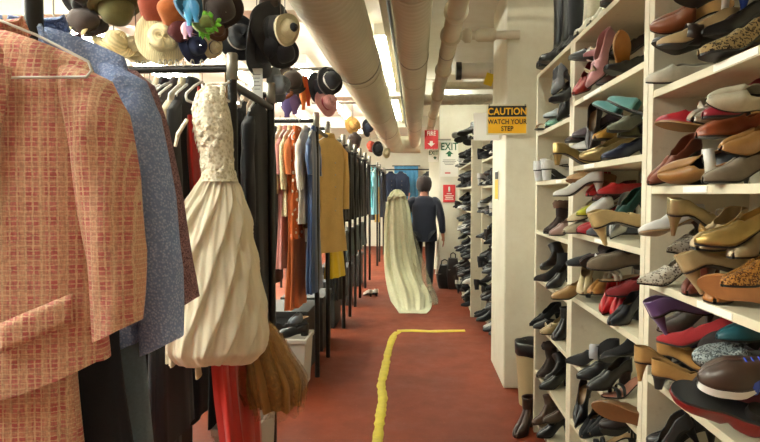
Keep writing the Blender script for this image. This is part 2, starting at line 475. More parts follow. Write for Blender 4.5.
for sx_ in (-w + .02, w - .02):
    MB().lathe([(0.0001, -.005), (.006, -.004), (.007, 0)], 10, 'y').build('screw', M_galv, s1, loc=(sx_, -.001, h - .006))
MB().box(-.03, .03, .006, .042, -.03, .03).build('mount', M_wall, s1, False)
# small caution sign edge-on on the side face of the pillar
c = onX(497, 185.5, .685)
s2 = thing('caution_sign', 'small yellow caution notice seen edge-on on the side of pillar', 'sign', c)
MB().box(-.004, .003, -.10, .10, -.125, .125).build('sign_panel', W, s2, False)
MB().box(-.006, -.004, -.09, .09, -.115, .05).build('yellow_field', Yl, s2, False)
MB().box(-.006, -.004, -.09, .09, .053, .115).build('black_header', K, s2, False)
# exit sign
c = onY(449.3, 159, 9.985)
s3 = thing('exit_sign', 'larger white exit notice with green lettering on the end wall', 'sign', c)
MB().box(-.145, .145, 0, .01, -.29, .29).build('sign_panel', W, s3, False)
text('exit_lettering', 'EXIT', .17, GR, s3, (0, -.002, .20), .003, .78)
def arrow(par, x, z, k, m, down=True, y=-.002):
    q = -1 if down else 1
    P = [(-.02, -.03), (.02, -.03), (.02, 0), (.05, 0), (0, .045), (-.05, 0), (-.02, 0)]
    b = MB(); b.v = [(x + a*k, y, z + q*b_*k) for a, b_ in P]; b.f = [tuple(range(7))]
    return b.build('arrow', m, par, False)
arrow(s3, 0, .08, 1.3, GR, False)
for i, (ww, zz) in enumerate(((.10, -.02), (.11, -.045), (.09, -.07), (.07, -.095))):
    MB().box(-ww, ww, -.001, 0, zz, zz + .010).build('text_line', mat('plain', '#8a857a', r=.6), s3, False)
MB().box(-.07, .02, -.001, 0, -.24, -.22).build('text_line', RD, s3, False)
# red extinguisher notice
c = onY(449.2, 193.5, 9.985)
s4 = thing('fire_notice', 'small red notice with white pictogram under the larger exit notice', 'sign', c)
MB().box(-.10, .10, 0, .01, -.145, .145).build('sign_panel', RD, s4, False)
MB().lathe([(.0001, .115), (.012, .11), (.016, .095), (.016, .03), (.0001, .028)], 10).build('pictogram', W, s4, loc=(0, -.006, 0))
for ww, zz in ((.04, -.01), (.075, -.045), (.06, -.075), (.07, -.10)):
    MB().box(-ww, ww, -.0015, 0, zz, zz + .012).build('text_line', W, s4, False)
# hanging fire sign
c = onY(431.3, 139.6, 9.9)
s5 = thing('fire_sign', 'red fire sign with white down arrow hanging at the wall corner', 'sign', c)
MB().box(-.11, .11, 0, .01, -.16, .16).build('sign_panel', RD, s5, False)
text('fire_lettering', 'FIRE', .095, W, s5, (0, -.003, .095), .002, .8)
arrow(s5, 0, -.06, 1.25, W)
for i in range(9):
    for z_ in (-.155, .155):
        MB().box(-.10 + i*.025 - .006, -.10 + i*.025 + .006, -.002, 0, z_ - .005, z_ + .005).build('border_mark', W, s5, False)
MB().box(.10, .32, .01, .03, -.012, .012).build('bracket', M_galv, s5, False)
# second exit sign on the alcove wall
c = onY(434, 155.5, 12.18)
s6 = thing('exit_sign', 'smaller white exit notice with green lettering below the hanging fire sign', 'sign', c)
MB().box(-.115, .085, 0, .012, -.13, .13).build('sign_panel', W, s6, False)
text('exit_lettering', 'EXIT', .12, GR, s6, (-.01, -.002, .05), .002, .75)
arrow(s6, .02, -.05, .8, GR, False)
# blank white boards high on the shelf end
c = onY(487, 126.5, 4.95)
b1 = thing('mounted_board', 'blank white board projecting from the pillar, left of caution sign', 'board', c)
MB().box(-.108, .108, 0, .006, -.112, .112).build('board_panel', mat('plain', '#faf8f2', r=.6), b1, False)
MB().box(.095, .125, -.012, .018, -.10, .10).build('mount', M_wall, b1, False)
# ------------------------------------------------------------------ shelving units
M_brd = mat('board', '#d3cbb0', '#a08c66')
M_pan = mat('board', '#d9d1b9', '#b4a582')
M_lab = mat('plain', '#f2efe6', r=.6)
BT = .024
def unit(label, X0, X1, Y0, Y1, zs, top, labels=()):
    t = thing('shelving_unit', label, 'shelf', (X0, Y0, 0))
    D, Wd, th = X1 - X0, Y1 - Y0, .04
    box('side_panel', M_pan, t, 0, D, 0, th, 0, top, .002)
    box('side_panel', M_pan, t, 0, D, Wd - th, Wd, 0, top, .002)
    box('back_panel', M_pan, t, D - .012, D, th, Wd - th, 0, top)
    for i, z in enumerate(zs):
        s = box('shelf_board', M_brd, t, .001, D - .012, th, Wd - th, z, z + BT, .002)
        for (li, ly, lw) in labels:
            if li == i:
                box('paper_label', M_lab, s, -.0012, .001, ly - Y0, ly - Y0 + lw, z + .004, z + BT - .003)
    return t
ZS1 = [.06, .30, .61, .915, 1.222, 1.53, 1.838, 2.30]
ZS2 = [.10, .40, .70, 1.01, 1.322, 1.64, 1.951, 2.255]
ZS3 = [.08, .386, .70, .98, 1.277, 1.584, 1.89, 2.255]
FX, BX = .76, 1.08
U = {1: (1.02, 2.035, ZS1), 2: (2.04, 3.005, ZS2), 3: (3.01, 3.88, ZS3)}
unit('nearest cream shelving unit packed with bright coloured shoes', FX, BX, *U[1][:2], ZS1, 2.34, ((5, 1.62, .14), (6, 1.40, .20), (4, 1.48, .18), (2, 1.75, .1)))
unit('second cream shelving unit between the nearest one and the far end unit', FX, BX, *U[2][:2], ZS2, 2.28, ((6, 2.55, .25), (5, 2.62, .16), (4, 2.5, .1), (1, 2.4, .12)))
unit('third cream shelving unit mostly of white and black shoes beside pillar', FX, BX, *U[3][:2], ZS3, 2.28, ((5, 3.2, .12),))
ZS4 = [.06, .36, .67, .98, 1.29, 1.60, 1.91]
unit('cream shelving unit directly behind the white pillar with dark shoes', .80, 1.12, 5.54, 7.40, ZS4, 2.20)
unit('farthest cream shelving unit before the exit wall with dark shoes', .68, 1.12, 7.46, 9.55, ZS4, 2.20)
# ------------------------------------------------------------------ shoes
def shoe_geo(L=.245, H=.07, toe='point', uv=.60, cnt=.055, wb=.037, heel='slim', shaft=0, sandal=False, plat=0.0, mule=False, fat=1.0, htoe=.030, strap=0, bow=0, lace=0, fur=0):
    t = .006
    def fb(u): return plat + t + H*(1 - smooth(.20, .70, u))
    def hw(u):
        w = interp([(0, .026), (.12, .030), (.40, .027), (.68, wb), (.80, wb*.95), (1, wb*.8)], u)
        if u < .10: w *= math.sqrt(max(0, 1 - (1 - u/.10)**2))*.92 + .08
        if toe == 'point': w *= 1 - .93*smooth(.66, 1.02, u)**1.15
        elif toe == 'almond':
            if u > .74: w *= math.sqrt(max(.0, 1 - ((u-.74)/.262)**2.1))
        else:
            if u > .82: w *= math.sqrt(max(.0, 1 - ((u-.82)/.182)**2.2))
        return max(.0015, w*fat)
    def ht(u):
        top = interp([(0, cnt), (.15, cnt*.95), (.36, .040), (uv-.03, .058), (.75, htoe*1.35), (.92, htoe*.85), (1, .012)], u)
        return top*(.7+.3*fat)
    xs = [0, .006, .02, .045, .08, .12, .17, .23, .30, .37, .44, .50, .55, .60, .65, .70, .76, .82, .87, .91, .945, .97, .988, 1]
    X = lambda u: u*L - L/2
    parts = []
    # upper
    if not sandal:
        ns = 8
        for side in (1,):
            rows = []
            for u in xs:
                if mule and u < .42: continue
                fm = R(48) + (R(90) - R(48))*smooth(uv - .16, uv, u)
                if mule: fm = R(60) + R(30)*smooth(.42, .56, u)
                if shaft: fm = R(90)
                hh = ht(u) if fm > R(85) else ht(u)/math.sin(fm)*(1 - .25*smooth(uv-.16, uv, u)) if not mule else ht(u)
                if shaft: hh = interp([(0, .075), (.35, .085), (.55, .062), (.75, .042), (.92, .030), (1, .012)], u)
                row = []
                for k in range(-ns, ns + 1):
                    s = k/ns
                    ph = fm*(1 - abs(s)) if True else 0
                    # s=-1 right edge, 0 top / opening gap
                    y = hw(u)*max(0, math.cos(ph))**.55*(1 if s > 0 else -1)
                    if k == 0: y = hw(u)*max(0, math.cos(fm))**.55
                    row.append((X(u), y, fb(u) + hh*math.sin(ph)))
                rows.append(row)
            b = MB()
            # two halves so that the opening stays open
            left = [[(x, abs(y), z) for (x, y, z) in r[ns:]] for r in rows]
            right = [[(x, -abs(y), z) for (x, y, z) in r[ns:]] for r in rows]
            b.grid(left); b.grid(right, flip=True)
            parts.append(('upper', b, 'u', [('solid', .0022, 0)]))
    # insole
    b = MB()
    b.grid([[(X(u), y*hw(u)*.96, fb(u) + .001) for y in (1, .5, 0, -.5, -1)] for u in xs])
    parts.append(('insole', b, 'i', None))
    # sole
    b = MB()
    top = [[(X(u), s*hw(u)*1.04, fb(u)) for s in (1, 0, -1)] for u in xs]
    th = lambda u: t + plat*smooth(.45, .62, u) if H > .015 else t + plat
    bot = [[(X(u), s*hw(u)*1.0, fb(u) - th(u)) for s in (1, 0, -1)] for u in xs]
    b.grid(top, flip=False); b.grid(bot, flip=True)
    for sgn, fl in ((0, True), (2, False)):
        b.grid([[r1[sgn], r2[sgn]] for r1, r2 in zip(top, bot)], flip=not fl)
    parts.append(('sole', b, 's', None))
    # heel
    if heel and H > .012:
        wt, wbm, xt, xb, lt, lb = {'slim': (.024, .006, .028, .020, .030, .007), 'block': (.028, .024, .034, .034, .034, .028),
                             'flare': (.025, .014, .030, .024, .030, .014), 'low': (.027, .025, .034, .032, .034, .031), 'wedge': (.028, .027, .08, .08, .085, .08)}[heel]
        b = MB(); rows = []
        for k in range(7):
            q = k/6; e = q**.6
            w = wt + (wbm-wt)*e; l = lt + (lb-lt)*e; xc = xt + (xb-xt)*e
            z1 = 0
            row = []
            for j in range(14):
                a = 2*PI*j/14
                xx = xc + l*math.cos(a)*(1 if math.cos(a) < 0 else .8); yy = w*math.sin(a)
                ztop = fb(max(0, xx/L)) - t*.6
                row.append((xx - L/2, yy, ztop*(1-q)))
            rows.append(row)
        b.grid(rows, True, flip=True); b.cap(rows[-1], True)
        parts.append(('heel', b, 'h', None))
    def band(u0, u1, lift, role, name, k=1.02, n=10, p=.55):
        b = MB(); rows = []
        for u in (u0, (u0+u1)/2, u1):
            hh = lift(u)
            rows.append([(X(u), hw(u)*k*(1 if math.cos(a) >= 0 else -1)*abs(math.cos(a))**p, fb(u) - .002 + hh*math.sin(a)) for a in [PI*j/n for j in range(n+1)]])
        b.grid(rows, flip=True); parts.append((name, b, role, [('solid', .002, 1)]))
    if sandal:
        for (u0, u1, h0) in ((.70, .79, .034), (.60, .66, .044), (.10, .14, .072)):
            band(u0, u1, lambda u, h0=h0: h0, 'u', 'strap')
        b = MB(); rows = []
        for k in range(-5, 6):
            a = R(14*k); 
            rows.append([(X(.10) - .022*math.cos(a)*1.1 + .003, .029*math.sin(a), fb(0) + z) for z in (0, .045)])
        b.grid(rows); parts.append(('heel_counter', b, 'u', [('solid', .002, 0)]))
    if strap: band(.36, .42, lambda u: .062, 'a', 'strap')
    if bow:
        b = MB()
        for sg in (1, -1):
            rows = []
            for q in range(6):
                k = q/5
                rows.append([(X(.80) - .012 + .005*math.cos(a), sg*(.004 + .026*k), fb(.8) + htoe*1.25 + .012*k + (.004 + .010*k)*math.sin(a)) for a in [2*PI*j/8 for j in range(8)]])
            b.grid(rows, True)
        b.lathe([(.0001, -.007), (.007, -.005), (.007, .005), (.0001, .007)], 8)
        b.v = [v for v in b.v]
        n = 5*8
        off = len(b.v) - 4*8
        b.v = b.v[:off] + [(x + X(.80) - .012, y, z + fb(.8) + htoe*1.3) for x, y, z in b.v[off:]]
        parts.append(('bow', b, 'a', None))
    if lace:
        for k in range(4):
            u0 = .40 + .06*k
            b = MB(); b.tube([(X(u0), -.016, fb(u0) + ht(.55)*.92), (X(u0)+.006, 0, fb(u0) + ht(.55)*1.07), (X(u0), .016, fb(u0) + ht(.55)*.92)], .0022, 6)
            parts.append(('lace', b, 'a', None))
    if shaft:
        b = MB(); rows = []; xc = X(.19)
        for q in range(9):
            k = q/8; z = fb(.15) + .045 + (shaft-.045)*k
            rx = .046 + .010*k*min(1, shaft/.3) + .006*(1-k)**2; ry = .031 + .014*k*min(1, shaft/.25)
            lean = .012*math.sin(k*PI) * (1 if shaft > .2 else .3)
            rows.append([(xc + .004 - lean + rx*math.cos(a)*(1 + .04*math.sin(3*a + 5*k)), ry*math.sin(a)*(1 + .05*math.sin(2*a + 9*k)), z) for a in [2*PI*j/18 for j in range(18)]])
        b.grid(rows, True)
        parts.append(('shaft', b, 'u', [('solid', .003, -1)]))
        if fur:
            b = MB(); rows = []; rr = random.Random(5)
            for q in range(6):
                k = q/5; z = fb(.15) + shaft - .045 + .05*k; e = .012*math.sin(PI*k)
                rows.append([(xc + .004 + (.056 + e + rr.uniform(-.004, .004))*math.cos(a), (.044 + e + rr.uniform(-.004, .004))*math.sin(a), z + rr.uniform(-.003, .003)) for a in [2*PI*j/24 for j in range(24)]])
            b.grid(rows, True); parts.append(('fur_cuff', b, 'a', None))
    return parts
KIND = {
 'pump':   dict(),
 'rpump':  dict(toe='almond', uv=.62, wb=.038),
 'low':    dict(H=.045, toe='almond', heel='flare', uv=.58),
 'lowp':   dict(H=.045, toe='point', heel='flare', uv=.58),
 'block':  dict(H=.060, toe='almond', heel='block', uv=.56, wb=.039),
 'flat':   dict(H=.010, toe='almond', uv=.66, heel=None, cnt=.045),
 'slip':   dict(H=.014, toe='round', uv=.52, heel='low', mule=True, wb=.041),
 'mule':   dict(H=.060, toe='almond', heel='flare', mule=True),
 'loaf':   dict(H=.020, toe='round', uv=.46, heel='low', wb=.041, fat=1.1, htoe=.036),
 'ox':     dict(H=.022, toe='round', uv=.42, heel='low', wb=.041, fat=1.1, htoe=.036, lace=1),
 'sneak':  dict(H=.016, toe='round', uv=.42, heel='low', wb=.043, fat=1.15, htoe=.042, lace=1, plat=.014),
 'sand':   dict(H=.065, toe='almond', sandal=True),
 'fsand':  dict(H=.012, toe='round', sandal=True, heel='low'),
 'plat':   dict(H=.075, toe='round', heel='block', plat=.022, uv=.58, wb=.042),
 'ankle':  dict(H=.040, toe='almond', heel='block', shaft=.13, wb=.040),
 'pboot':  dict(H=.055, toe='point', heel='flare', shaft=.13),
 'fur':    dict(H=.030, toe='round', heel='low', shaft=.17, fur=1, wb=.041),
 'tall':   dict(H=.045, toe='almond', heel='block', shaft=.42, wb=.040),
 'mj':     dict(H=.045, toe='round', heel='flare', uv=.64, strap=1),
 'bow':    dict(H=.055, toe='round', heel='flare', uv=.60, bow=1, wb=.040),
 'bowp':   dict(toe='point', bow=1, uv=.6),
}
_geo = {}
def geo(kind):
    if kind not in _geo: _geo[kind] = shoe_geo(**KIND[kind])
    return _geo[kind]
_shoe_proto = {}
MS = lambda s: s if not isinstance(s, str) else shoe_mat(s)
def parse_mat(s):
    # "suede #aa8855" / "spots #aaa #bbb"
    q = s.split()
    return mat(q[0], *q[1:])
def shoe_mat(s):
    q = s.split()
    if q[0] == 'plain': return mat(*q)
    dk = lambda h: '#' + ''.join('%02x' % int(int(h[i:i+2], 16)*.87) for i in (1, 3, 5))
    return mat(q[0], *[dk(h) for h in q[1:]])
NAMEOF = {'pump': 'high_heeled_pump', 'rpump': 'high_heeled_pump', 'low': 'low_heeled_pump', 'lowp': 'low_heeled_pump', 'block': 'block_heeled_shoe', 'flat': 'flat_shoe', 'slip': 'slipper', 'mule': 'mule_shoe', 'loaf': 'loafer', 'ox': 'lace_up_shoe', 'sneak': 'sneaker', 'sand': 'heeled_sandal', 'fsand': 'flat_sandal', 'plat': 'platform_shoe', 'ankle': 'ankle_boot', 'pboot': 'ankle_boot', 'fur': 'fur_cuffed_boot', 'tall': 'tall_boot', 'mj': 'strapped_shoe', 'bow': 'bow_fronted_shoe', 'bowp': 'bow_fronted_shoe'}
CATOF = lambda k: 'boot' if k in ('ankle', 'pboot', 'fur', 'tall') else 'slipper' if k == 'slip' else 'sandal' if 'sand' in k else 'sneaker' if k == 'sneak' else 'shoe'
def make_shoe(kind, ups, label, group=None, sole=None, ins=None, heel=None, acc=None, wrap=None):
    key = (kind, ups, sole, ins, heel, acc, wrap)
    if key in _shoe_proto:
        o = copy_tree(_shoe_proto[key])
        if 'group' in o: del o['group']
        return tag(o, label, CATOF(kind), group)
    t = thing(NAMEOF[kind], label, CATOF(kind), group=group)
    mm = {'u': MS(ups), 's': MS(sole or 'plain #1d1a18'), 'i': MS(ins or 'leather #b89468'), 'h': MS(heel or (ups if kind not in ('loaf', 'ox', 'low') else 'plain #1d1a18')), 'a': MS(acc or ups)}
    if kind == 'sneak' and not sole: mm['s'] = MS('plain #e8e4da')
    for name, mb, role, mods in geo(kind):
        mb.build(name, mm[role], t, True, mods)
    if wrap:                                                # strip of paper or ribbon tied round the shoe
        pos, wd, cc = wrap
        kw = KIND[kind]; H = kw.get('H', .07); z0 = H*(1 - smooth(.2, .7, pos))
        L = .245; b = MB(); rows = []
        for dx in (-wd/2, wd/2):
            rows.append([(pos*L - L/2 + dx, .042*math.cos(a), z0 + .028 + .036*math.sin(a)) for a in [2*PI*j/20 for j in range(20)]])
        b.grid(rows, True); b.build('paper_band', MS(cc), t, True, [('solid', .001, 0)])
    _shoe_proto[key] = t
    return t
# --- piles: every shoe is lowered onto what lies below it
class Pile:
    def __init__(s, floor_z, y0=None, y1=None, x1=None, ceil=None, x0=None):
        s.z = floor_z; s.y0, s.y1, s.x1, s.ceil, s.x0 = y0, y1, x1, ceil, x0
        s.v = []; s.f = []; s.tree = None
    def world(s, o, M):
        vs, fs = [], []
        for ch in o.children:
            b = len(vs)
            vs += [M @ v.co for v in ch.data.vertices]
            fs += [tuple(b + i for i in p.vertices) for p in ch.data.polygons]
        return vs, fs
    OFF = [(0, 0), (-.025, 0), (0, -.03), (0, .03), (.03, 0), (-.04, -.03), (-.04, .03), (.04, .03), (.04, -.03), (0, -.06), (0, .06), (-.05, 0), (.07, 0), (-.05, -.06), (-.05, .06), (.06, -.06), (.06, .06), (.1, 0), (0, -.1), (0, .1), (.1, .06), (.1, -.06), (-.06, -.1), (-.06, .1)]
    def drop(s, o, loc, rotm, clamp=True, scale=1.0, slack=.0, lift=.05):
        Mr = rotm.to_4x4() @ Matrix.Scale(scale, 4)
        vs, fs = s.world(o, Mr)
        lo = Vector([min(v[i] for v in vs) for i in range(3)]); hi = Vector([max(v[i] for v in vs) for i in range(3)])
        mid = (lo + hi) / 2
        base = Vector(loc) - mid
        zmin = s.z + .0012 - lo.z
        zmax = (s.ceil - .004 - hi.z) if s.ceil is not None else 9
        best = None
        for ox, oy in (s.OFF if s.tree is not None else [(0, 0)]):
            p = base + Vector((ox, oy, 0))
            if clamp:
                if s.y0 is not None and p.y + lo.y < s.y0 + .004: p.y = s.y0 + .004 - lo.y
                if s.y1 is not None and p.y + hi.y > s.y1 - .004: p.y = s.y1 - .004 - hi.y
            if s.x1 is not None and p.x + hi.x > s.x1 - .016: p.x = s.x1 - .016 - hi.x
            want = max(p.z, zmin)
            if s.tree is None:
                best = (0, Vector((p.x, p.y, zmin))); break
            for dz in (lift, 0, lift*2, .03, -.03, .12, .16, .2, -.06):
                z = max(zmin, min(want + dz, zmax))
                q = Vector((p.x, p.y, z))
                own = BVHTree.FromPolygons([v + q for v in vs], fs)
                ov = len(own.overlap(s.tree))
                if ov == 0:
                    d = z - zmin
                    for v in vs:
                        h = s.tree.ray_cast(v + q, (0, 0, -1), d + .01)
                        if h[0] is not None: d = min(d, h[3])
                    x0, x1, y0, y1 = q.x + lo.x, q.x + hi.x, q.y + lo.y, q.y + hi.y
                    for v in s.v:
                        if x0 <= v.x <= x1 and y0 <= v.y <= y1 and v.z < q.z + hi.z:
                            h = own.ray_cast(v, (0, 0, 1), d + .01)
                            if h[0] is not None: d = min(d, h[3])
                    q.z -= max(0, d - .0015)
                    cost = abs(q.z - want) + .8*(abs(ox) + abs(oy))
                    if best is None or cost < best[0]: best = (cost, q)
                    break
                else:
                    cost = 5 + ov*.01 + abs(ox) + abs(oy)
                    if best is None or cost < best[0]: best = (cost, q)
            if best is not None and best[0] < .035: break
        if best[0] >= 5: s.bad = getattr(s, 'bad', 0) + 1; print('CROWDED', o['label'])
        p = best[1]
        o.location = p; o.rotation_euler = rotm.to_euler(); o.scale = (scale,)*3
        b = len(s.v)
        s.v += [v + p for v in vs]; s.f += [tuple(b + i for i in f) for f in fs]
        s.tree = BVHTree.FromPolygons(s.v, s.f)
        return o
def orient(p, a, pitch=0, roll=0):
    vd = math.degrees(math.atan2(p.x, p.y))                # view direction, from +Y
    return (Matrix.Rotation(R(a - vd), 3, 'Z') @ Matrix.Rotation(R(-pitch), 3, 'Y') @ Matrix.Rotation(R(roll), 3, 'X'))
piles = {}
def pile(u, i):
    if (u, i) not in piles:
        y0, y1, zs = U[u]; ce = zs[i+1] if i + 1 < len(zs) else None
        piles[(u, i)] = Pile(zs[i] + BT, y0 + .04, y1 - .04, BX, ce)
    return piles[(u, i)]
def shoe(u, i, kind, ups, px, py, dx, a, pitch, roll, label, sc_=1.0, free=False, lift=.05, **kw):
    p = onX(px, py, FX + dx)
    o = make_shoe(kind, ups, label, **kw)
    pile(u, i).drop(o, p, orient(p, a, pitch, roll), not free, sc_, lift=lift)
    return o
def shoe(u, i, kind, ups, px, py, dx, a, pitch, roll, label, sc_=1.0, free=False, lift=.05, **kw):
    inn = 0 if free else .062
    p = onX(px, py, FX + dx + inn)
    y1 = U[u][1] - .04 - (.10 if not free else -.5)
    if p.y > y1:
        z = p.z; p = onY(px, py, y1)
        if not free: p = Vector((max(p.x, FX + dx + inn - .03), y1, z))
    if 172 <= a <= 206 and abs(roll) < 35 and abs(pitch) < 20:
        a += (0, 16, 34, -14, 48, 24)[int(px*3 + py*5) % 6]
    o = make_shoe(kind, ups, label, **kw)
    pile(u, i).drop(o, p, orient(p, a, pitch, roll), not free, sc_*(.86 if u == 1 else .90), lift=lift)
    return o
BLK = 'leather #111013'; BSU = 'suede #141316'
WT = 'plain #e9e6df'
# ================= nearest unit, top row (leopard, blue, rust)
S = lambda *a, **k: shoe(1, 6, *a, **k)
S('flat', 'leather #cfc9b4', 640, 84, .02, 190, 0, -20, 'cream flat shoe with green floral print poking past the nearest shelf post', acc='dots #9aa53a #5d6b25')
S('rpump', 'leather #5a3527', 735, 49, .10, 200, 0, 0, 'red-brown leather pump low behind the blue suede shoe')
S('low', 'suede #6a5a33', 752, 44, .12, 195, 0, 0, 'olive suede shoe at right end of the top row below the leopard one')
S('rpump', BLK, 636, 68, .05, 170, 25, 20, 'black pump with its heel raised beside the top of nearest shelf post')
S('rpump', 'leather #c3a678', 655, 62, .03, 175, 5, 0, 'tan and dark brown pump at left end of the top row', heel='leather #2a1a14', acc='leather #2a1a14', wrap=(.55, .05, 'leather #2c1b14'))
S('mule', 'leather #8a4a24', 693, 58, .03, 182, 0, -52, 'rust brown open clog tilted to show its tan insole', wrap=(.12, .022, WT), ins='leather #c89a5b', sc_=1.08)
S('pump', BLK, 733, 46, .07, 190, 0, 0, 'plain black pump between the rust clog and the leopard shoe')
S('flat', 'leather #e8e2d4', 664, 22, .06, 250, 55, 35, 'white flat standing up with its black sole turned outward', sole='plain #24262a')
S('rpump', 'suede #2743a0', 709, 33, .02, 205, 12, 10, 'royal blue suede pump on top of the rust clog', heel='suede #2743a0')
S('plat', 'leather #cfc0a6', 688, 14, .08, 178, 5, 172, 'cream platform shoe lying upside down with dark sole upward', sole='plain #32343a', heel='leather #a98d68')
S('flat', 'satin #c3272b', 716, 6, .14, 190, 0, 0, 'bright red flat at the back above the blue suede pump')
S('rpump', 'spots #b59a68 #2a1c10', 745, 20, .0, 215, 0, 10, 'leopard print pump at the right end of the top row', sc_=1.15, heel='plain #1d1a18')
# ================= nearest unit, second row (crimson, red, banded court shoe)
S = lambda *a, **k: shoe(1, 5, *a, **k)
S('block', 'leather #8a4a34', 649, 172, .0, 200, -18, -8, 'copper brown heeled shoe hanging past the post, heel toward us', heel='leather #3a1714', acc='leather #c98a5a')
S('pump', 'leather #22201f', 675, 164, .12, 180, 0, -10, 'slim black pump behind the paper-banded court shoe')
S('rpump', 'leather #a9793f', 692, 170, .0, 183, -6, -72, 'black-lined tan court shoe wrapped with a white paper band', ins='plain #24262b', acc=WT, wrap=(.44, .03, WT), sc_=1.12, sole='leather #b0803f', heel='leather #b0803f')
S('low', 'suede #8d7d69', 735, 168, .0, 222, 0, 0, 'taupe suede pump with rounded toe right of the banded court shoe', sc_=1.05)
S('low', 'leather #c59055', 754, 160, .04, 200, 0, -30, 'tan leather shoe with red lining at the second row right end', ins='leather #b02a24')
S('flat', 'leather #b01e2c', 683, 147, .06, 170, 12, 20, 'red patent flat leaning over the banded court shoe', sole='leather #a5814a', sc_=1.05)
S('loaf', 'leather #3a2428', 716, 141, .08, 250, -10, 0, 'dark plum loafer standing between the red flat and taupe suede')
S('bow', 'satin #b3a68c', 700, 122, .05, 195, 0, -20, 'taupe satin shoe with pleated fan bow on top of the pile', acc='satin #d6cdb9', sc_=1.05)
S('rpump', 'satin #cfc6b4', 722, 122, .09, 200, 10, 0, 'crinkled pale satin pump right of the fan bow shoe')
S('rpump', 'leather #a01c30', 742, 100, .0, 184, 0, 0, 'glossy crimson pump on top of the second row')
S('ox', 'leather #9a4a24', 748, 139, .02, 215, 0, 0, 'rust woven leather lace-up shoe under the crimson pump')
S('flat', 'leather #d9cfb4', 754, 119, .0, 205, 5, -60, 'black-lined flat shoe with cream rim at second row right edge', ins='plain #202024')
S('flat', 'leather #b08345', 737, 112, .02, 262, 74, 8, 'shoe on edge showing a mustard tan sole', sole='leather #b5894a')
# ================= nearest unit, third row (gold, beige, snakeskin)
S = lambda *a, **k: shoe(1, 4, *a, **k)
S('pump', 'snake #d9d0bd #5a4a3a', 668, 275, .0, 186, 0, -5, 'snakeskin print pointed pump at left end of the gold row', sc_=1.0)
S('block', 'leather #6a2c1c', 692, 281, .0, 250, -5, 0, 'glossy chestnut block-heeled shoe beside the snakeskin pump', sc_=1.0)
S('slip', 'leather #b8752c', 710, 288, .0, 262, 0, 0, 'amber leather slipper between chestnut shoe and beige suede pump')
S('pump', 'snake #d3c9b6 #65564a', 684, 262, .06, 200, 5, -10, 'second snakeskin shoe lying behind the pointed one')
S('rpump', 'suede #c2a878', 724, 284, -.01, 30, 25, -10, 'beige suede pump whose heel points down to the shelf edge', sc_=1.05)
S('flat', 'leather #c58a55', 748, 296, .0, 170, 8, 75, 'tan shoe on its side with smooth leather sole facing out', sole='leather #b87a48')
S('pump', 'satin #efe6da', 748, 273, .03, 185, 0, 0, 'pearl white pointed pump above the tan sole')
S('low', 'satin #efece6', 677, 236, .02, 190, 0, 20, 'white satin shoe with tan sole under the pale gold pump', sole='leather #a9865a')
S('sand', 'shiny #cfcac0', 700, 240, .04, 240, -10, 0, 'silver strapped sandal between white satin and beige shoes')
S('bow', 'leather #cdb48a', 719, 251, .0, 200, 0, -8, 'big beige leather shoe with a tan bow', acc='leather #a87f3e', sc_=1.12)
S('low', 'leather #d4bf98', 742, 248, .03, 205, 0, 0, 'second beige leather shoe right of the bow one')
S('low', 'glitter #6a3a1a #d79a4a', 753, 253, .0, 225, 0, 0, 'copper and gold glitter shoe at the gold row right end')
S('pump', 'shiny #cfc094', 678, 216, .04, 30, 5, 10, 'pale gold pump with heel toward the post')
S('rpump', 'shiny #b0904c', 711, 217, .0, 182, 0, -14, 'large metallic gold pump, left of the two', sc_=1.15)
S('rpump', 'shiny #b89a5a', 747, 218, .0, 184, 0, -10, 'large metallic gold pump, right of the two', sc_=1.1)
# ================= nearest unit, fourth row (purple, red suede, sneaker)
S = lambda *a, **k: shoe(1, 3, *a, **k)
S('rpump', 'suede #b5894e', 655, 358, .0, 10, 0, 0, 'tan suede pump with slim heel at left end of purple row')
S('low', 'suede #b98a4a', 681, 386, -.01, 0, 0, 0, 'golden tan suede shoe lowest on the purple row front edge', sole='plain #3a3430')
S('low', 'leather #5c0f1e', 724, 399, .0, 180, 0, 0, 'wine red patent shoe under the dark boot', sole='plain #1d1a18')
S('low', 'suede #b08040', 690, 373, .02, 330, 10, 0, 'golden tan suede shoe leaning under the red suede one')
S('block', 'leather #1f1d20', 735, 335, .14, 180, 0, 0, 'black shoe at the back of the purple row')
S('rpump', 'leather #3c3c40', 648, 336, .03, 200, 0, -10, 'charcoal shoe beside the post under the purple pumps', wrap=(.4, .015, WT))
S('ankle', 'suede #251b1a', 716, 372, .0, 215, -20, 78, 'dark brown suede boot lying over the tan suede shoes', sc_=1.1)
S('loaf', 'leather #9c1c20', 718, 420, -.02, 190, 10, 150, 'red shoe upside down with round black sole upward', sole='plain #2a2b2c', sc_=1.05, free=True)
S('rpump', 'suede #a8242a', 690, 357, .0, 182, 4, 10, 'bright red suede pump across the purple row', sc_=1.1)
S('sneak', 'leather #4a3428', 752, 408, -.01, 197, 0, -14, 'brown sneaker with white and royal blue trim', acc='plain #2a46b8', sole='plain #e6e2da', sc_=1.15, wrap=(.55, .028, 'plain #2a46b8'))
S('slip', 'glitter #4a5558 #a9b5b5', 746, 356, .0, 200, 0, -35, 'grey glitter slipper at the purple row right end', ins='leather #9aa6a6', sc_=1.05)
S('pump', 'leather #6a1824', 721, 343, .05, 120, -20, 10, 'dark red patent pump with toe raised behind red suede')
S('rpump', 'shiny #c8c6c4', 694, 334, .05, 190, 0, -10, 'silver metallic shoe below the purple pumps')
S('flat', 'leather #1f5a66', 757, 338, .04, 200, 0, 0, 'teal shoe at right edge above the glitter slipper')
S('pump', 'satin #6a4580', 684, 325, .0, 30, 28, 0, 'purple pump whose heel points down, lower of the two', sc_=1.08)
S('pump', 'satin #6d4a85', 668, 303, .02, 190, -4, 10, 'purple pump resting on top of the other purple one')
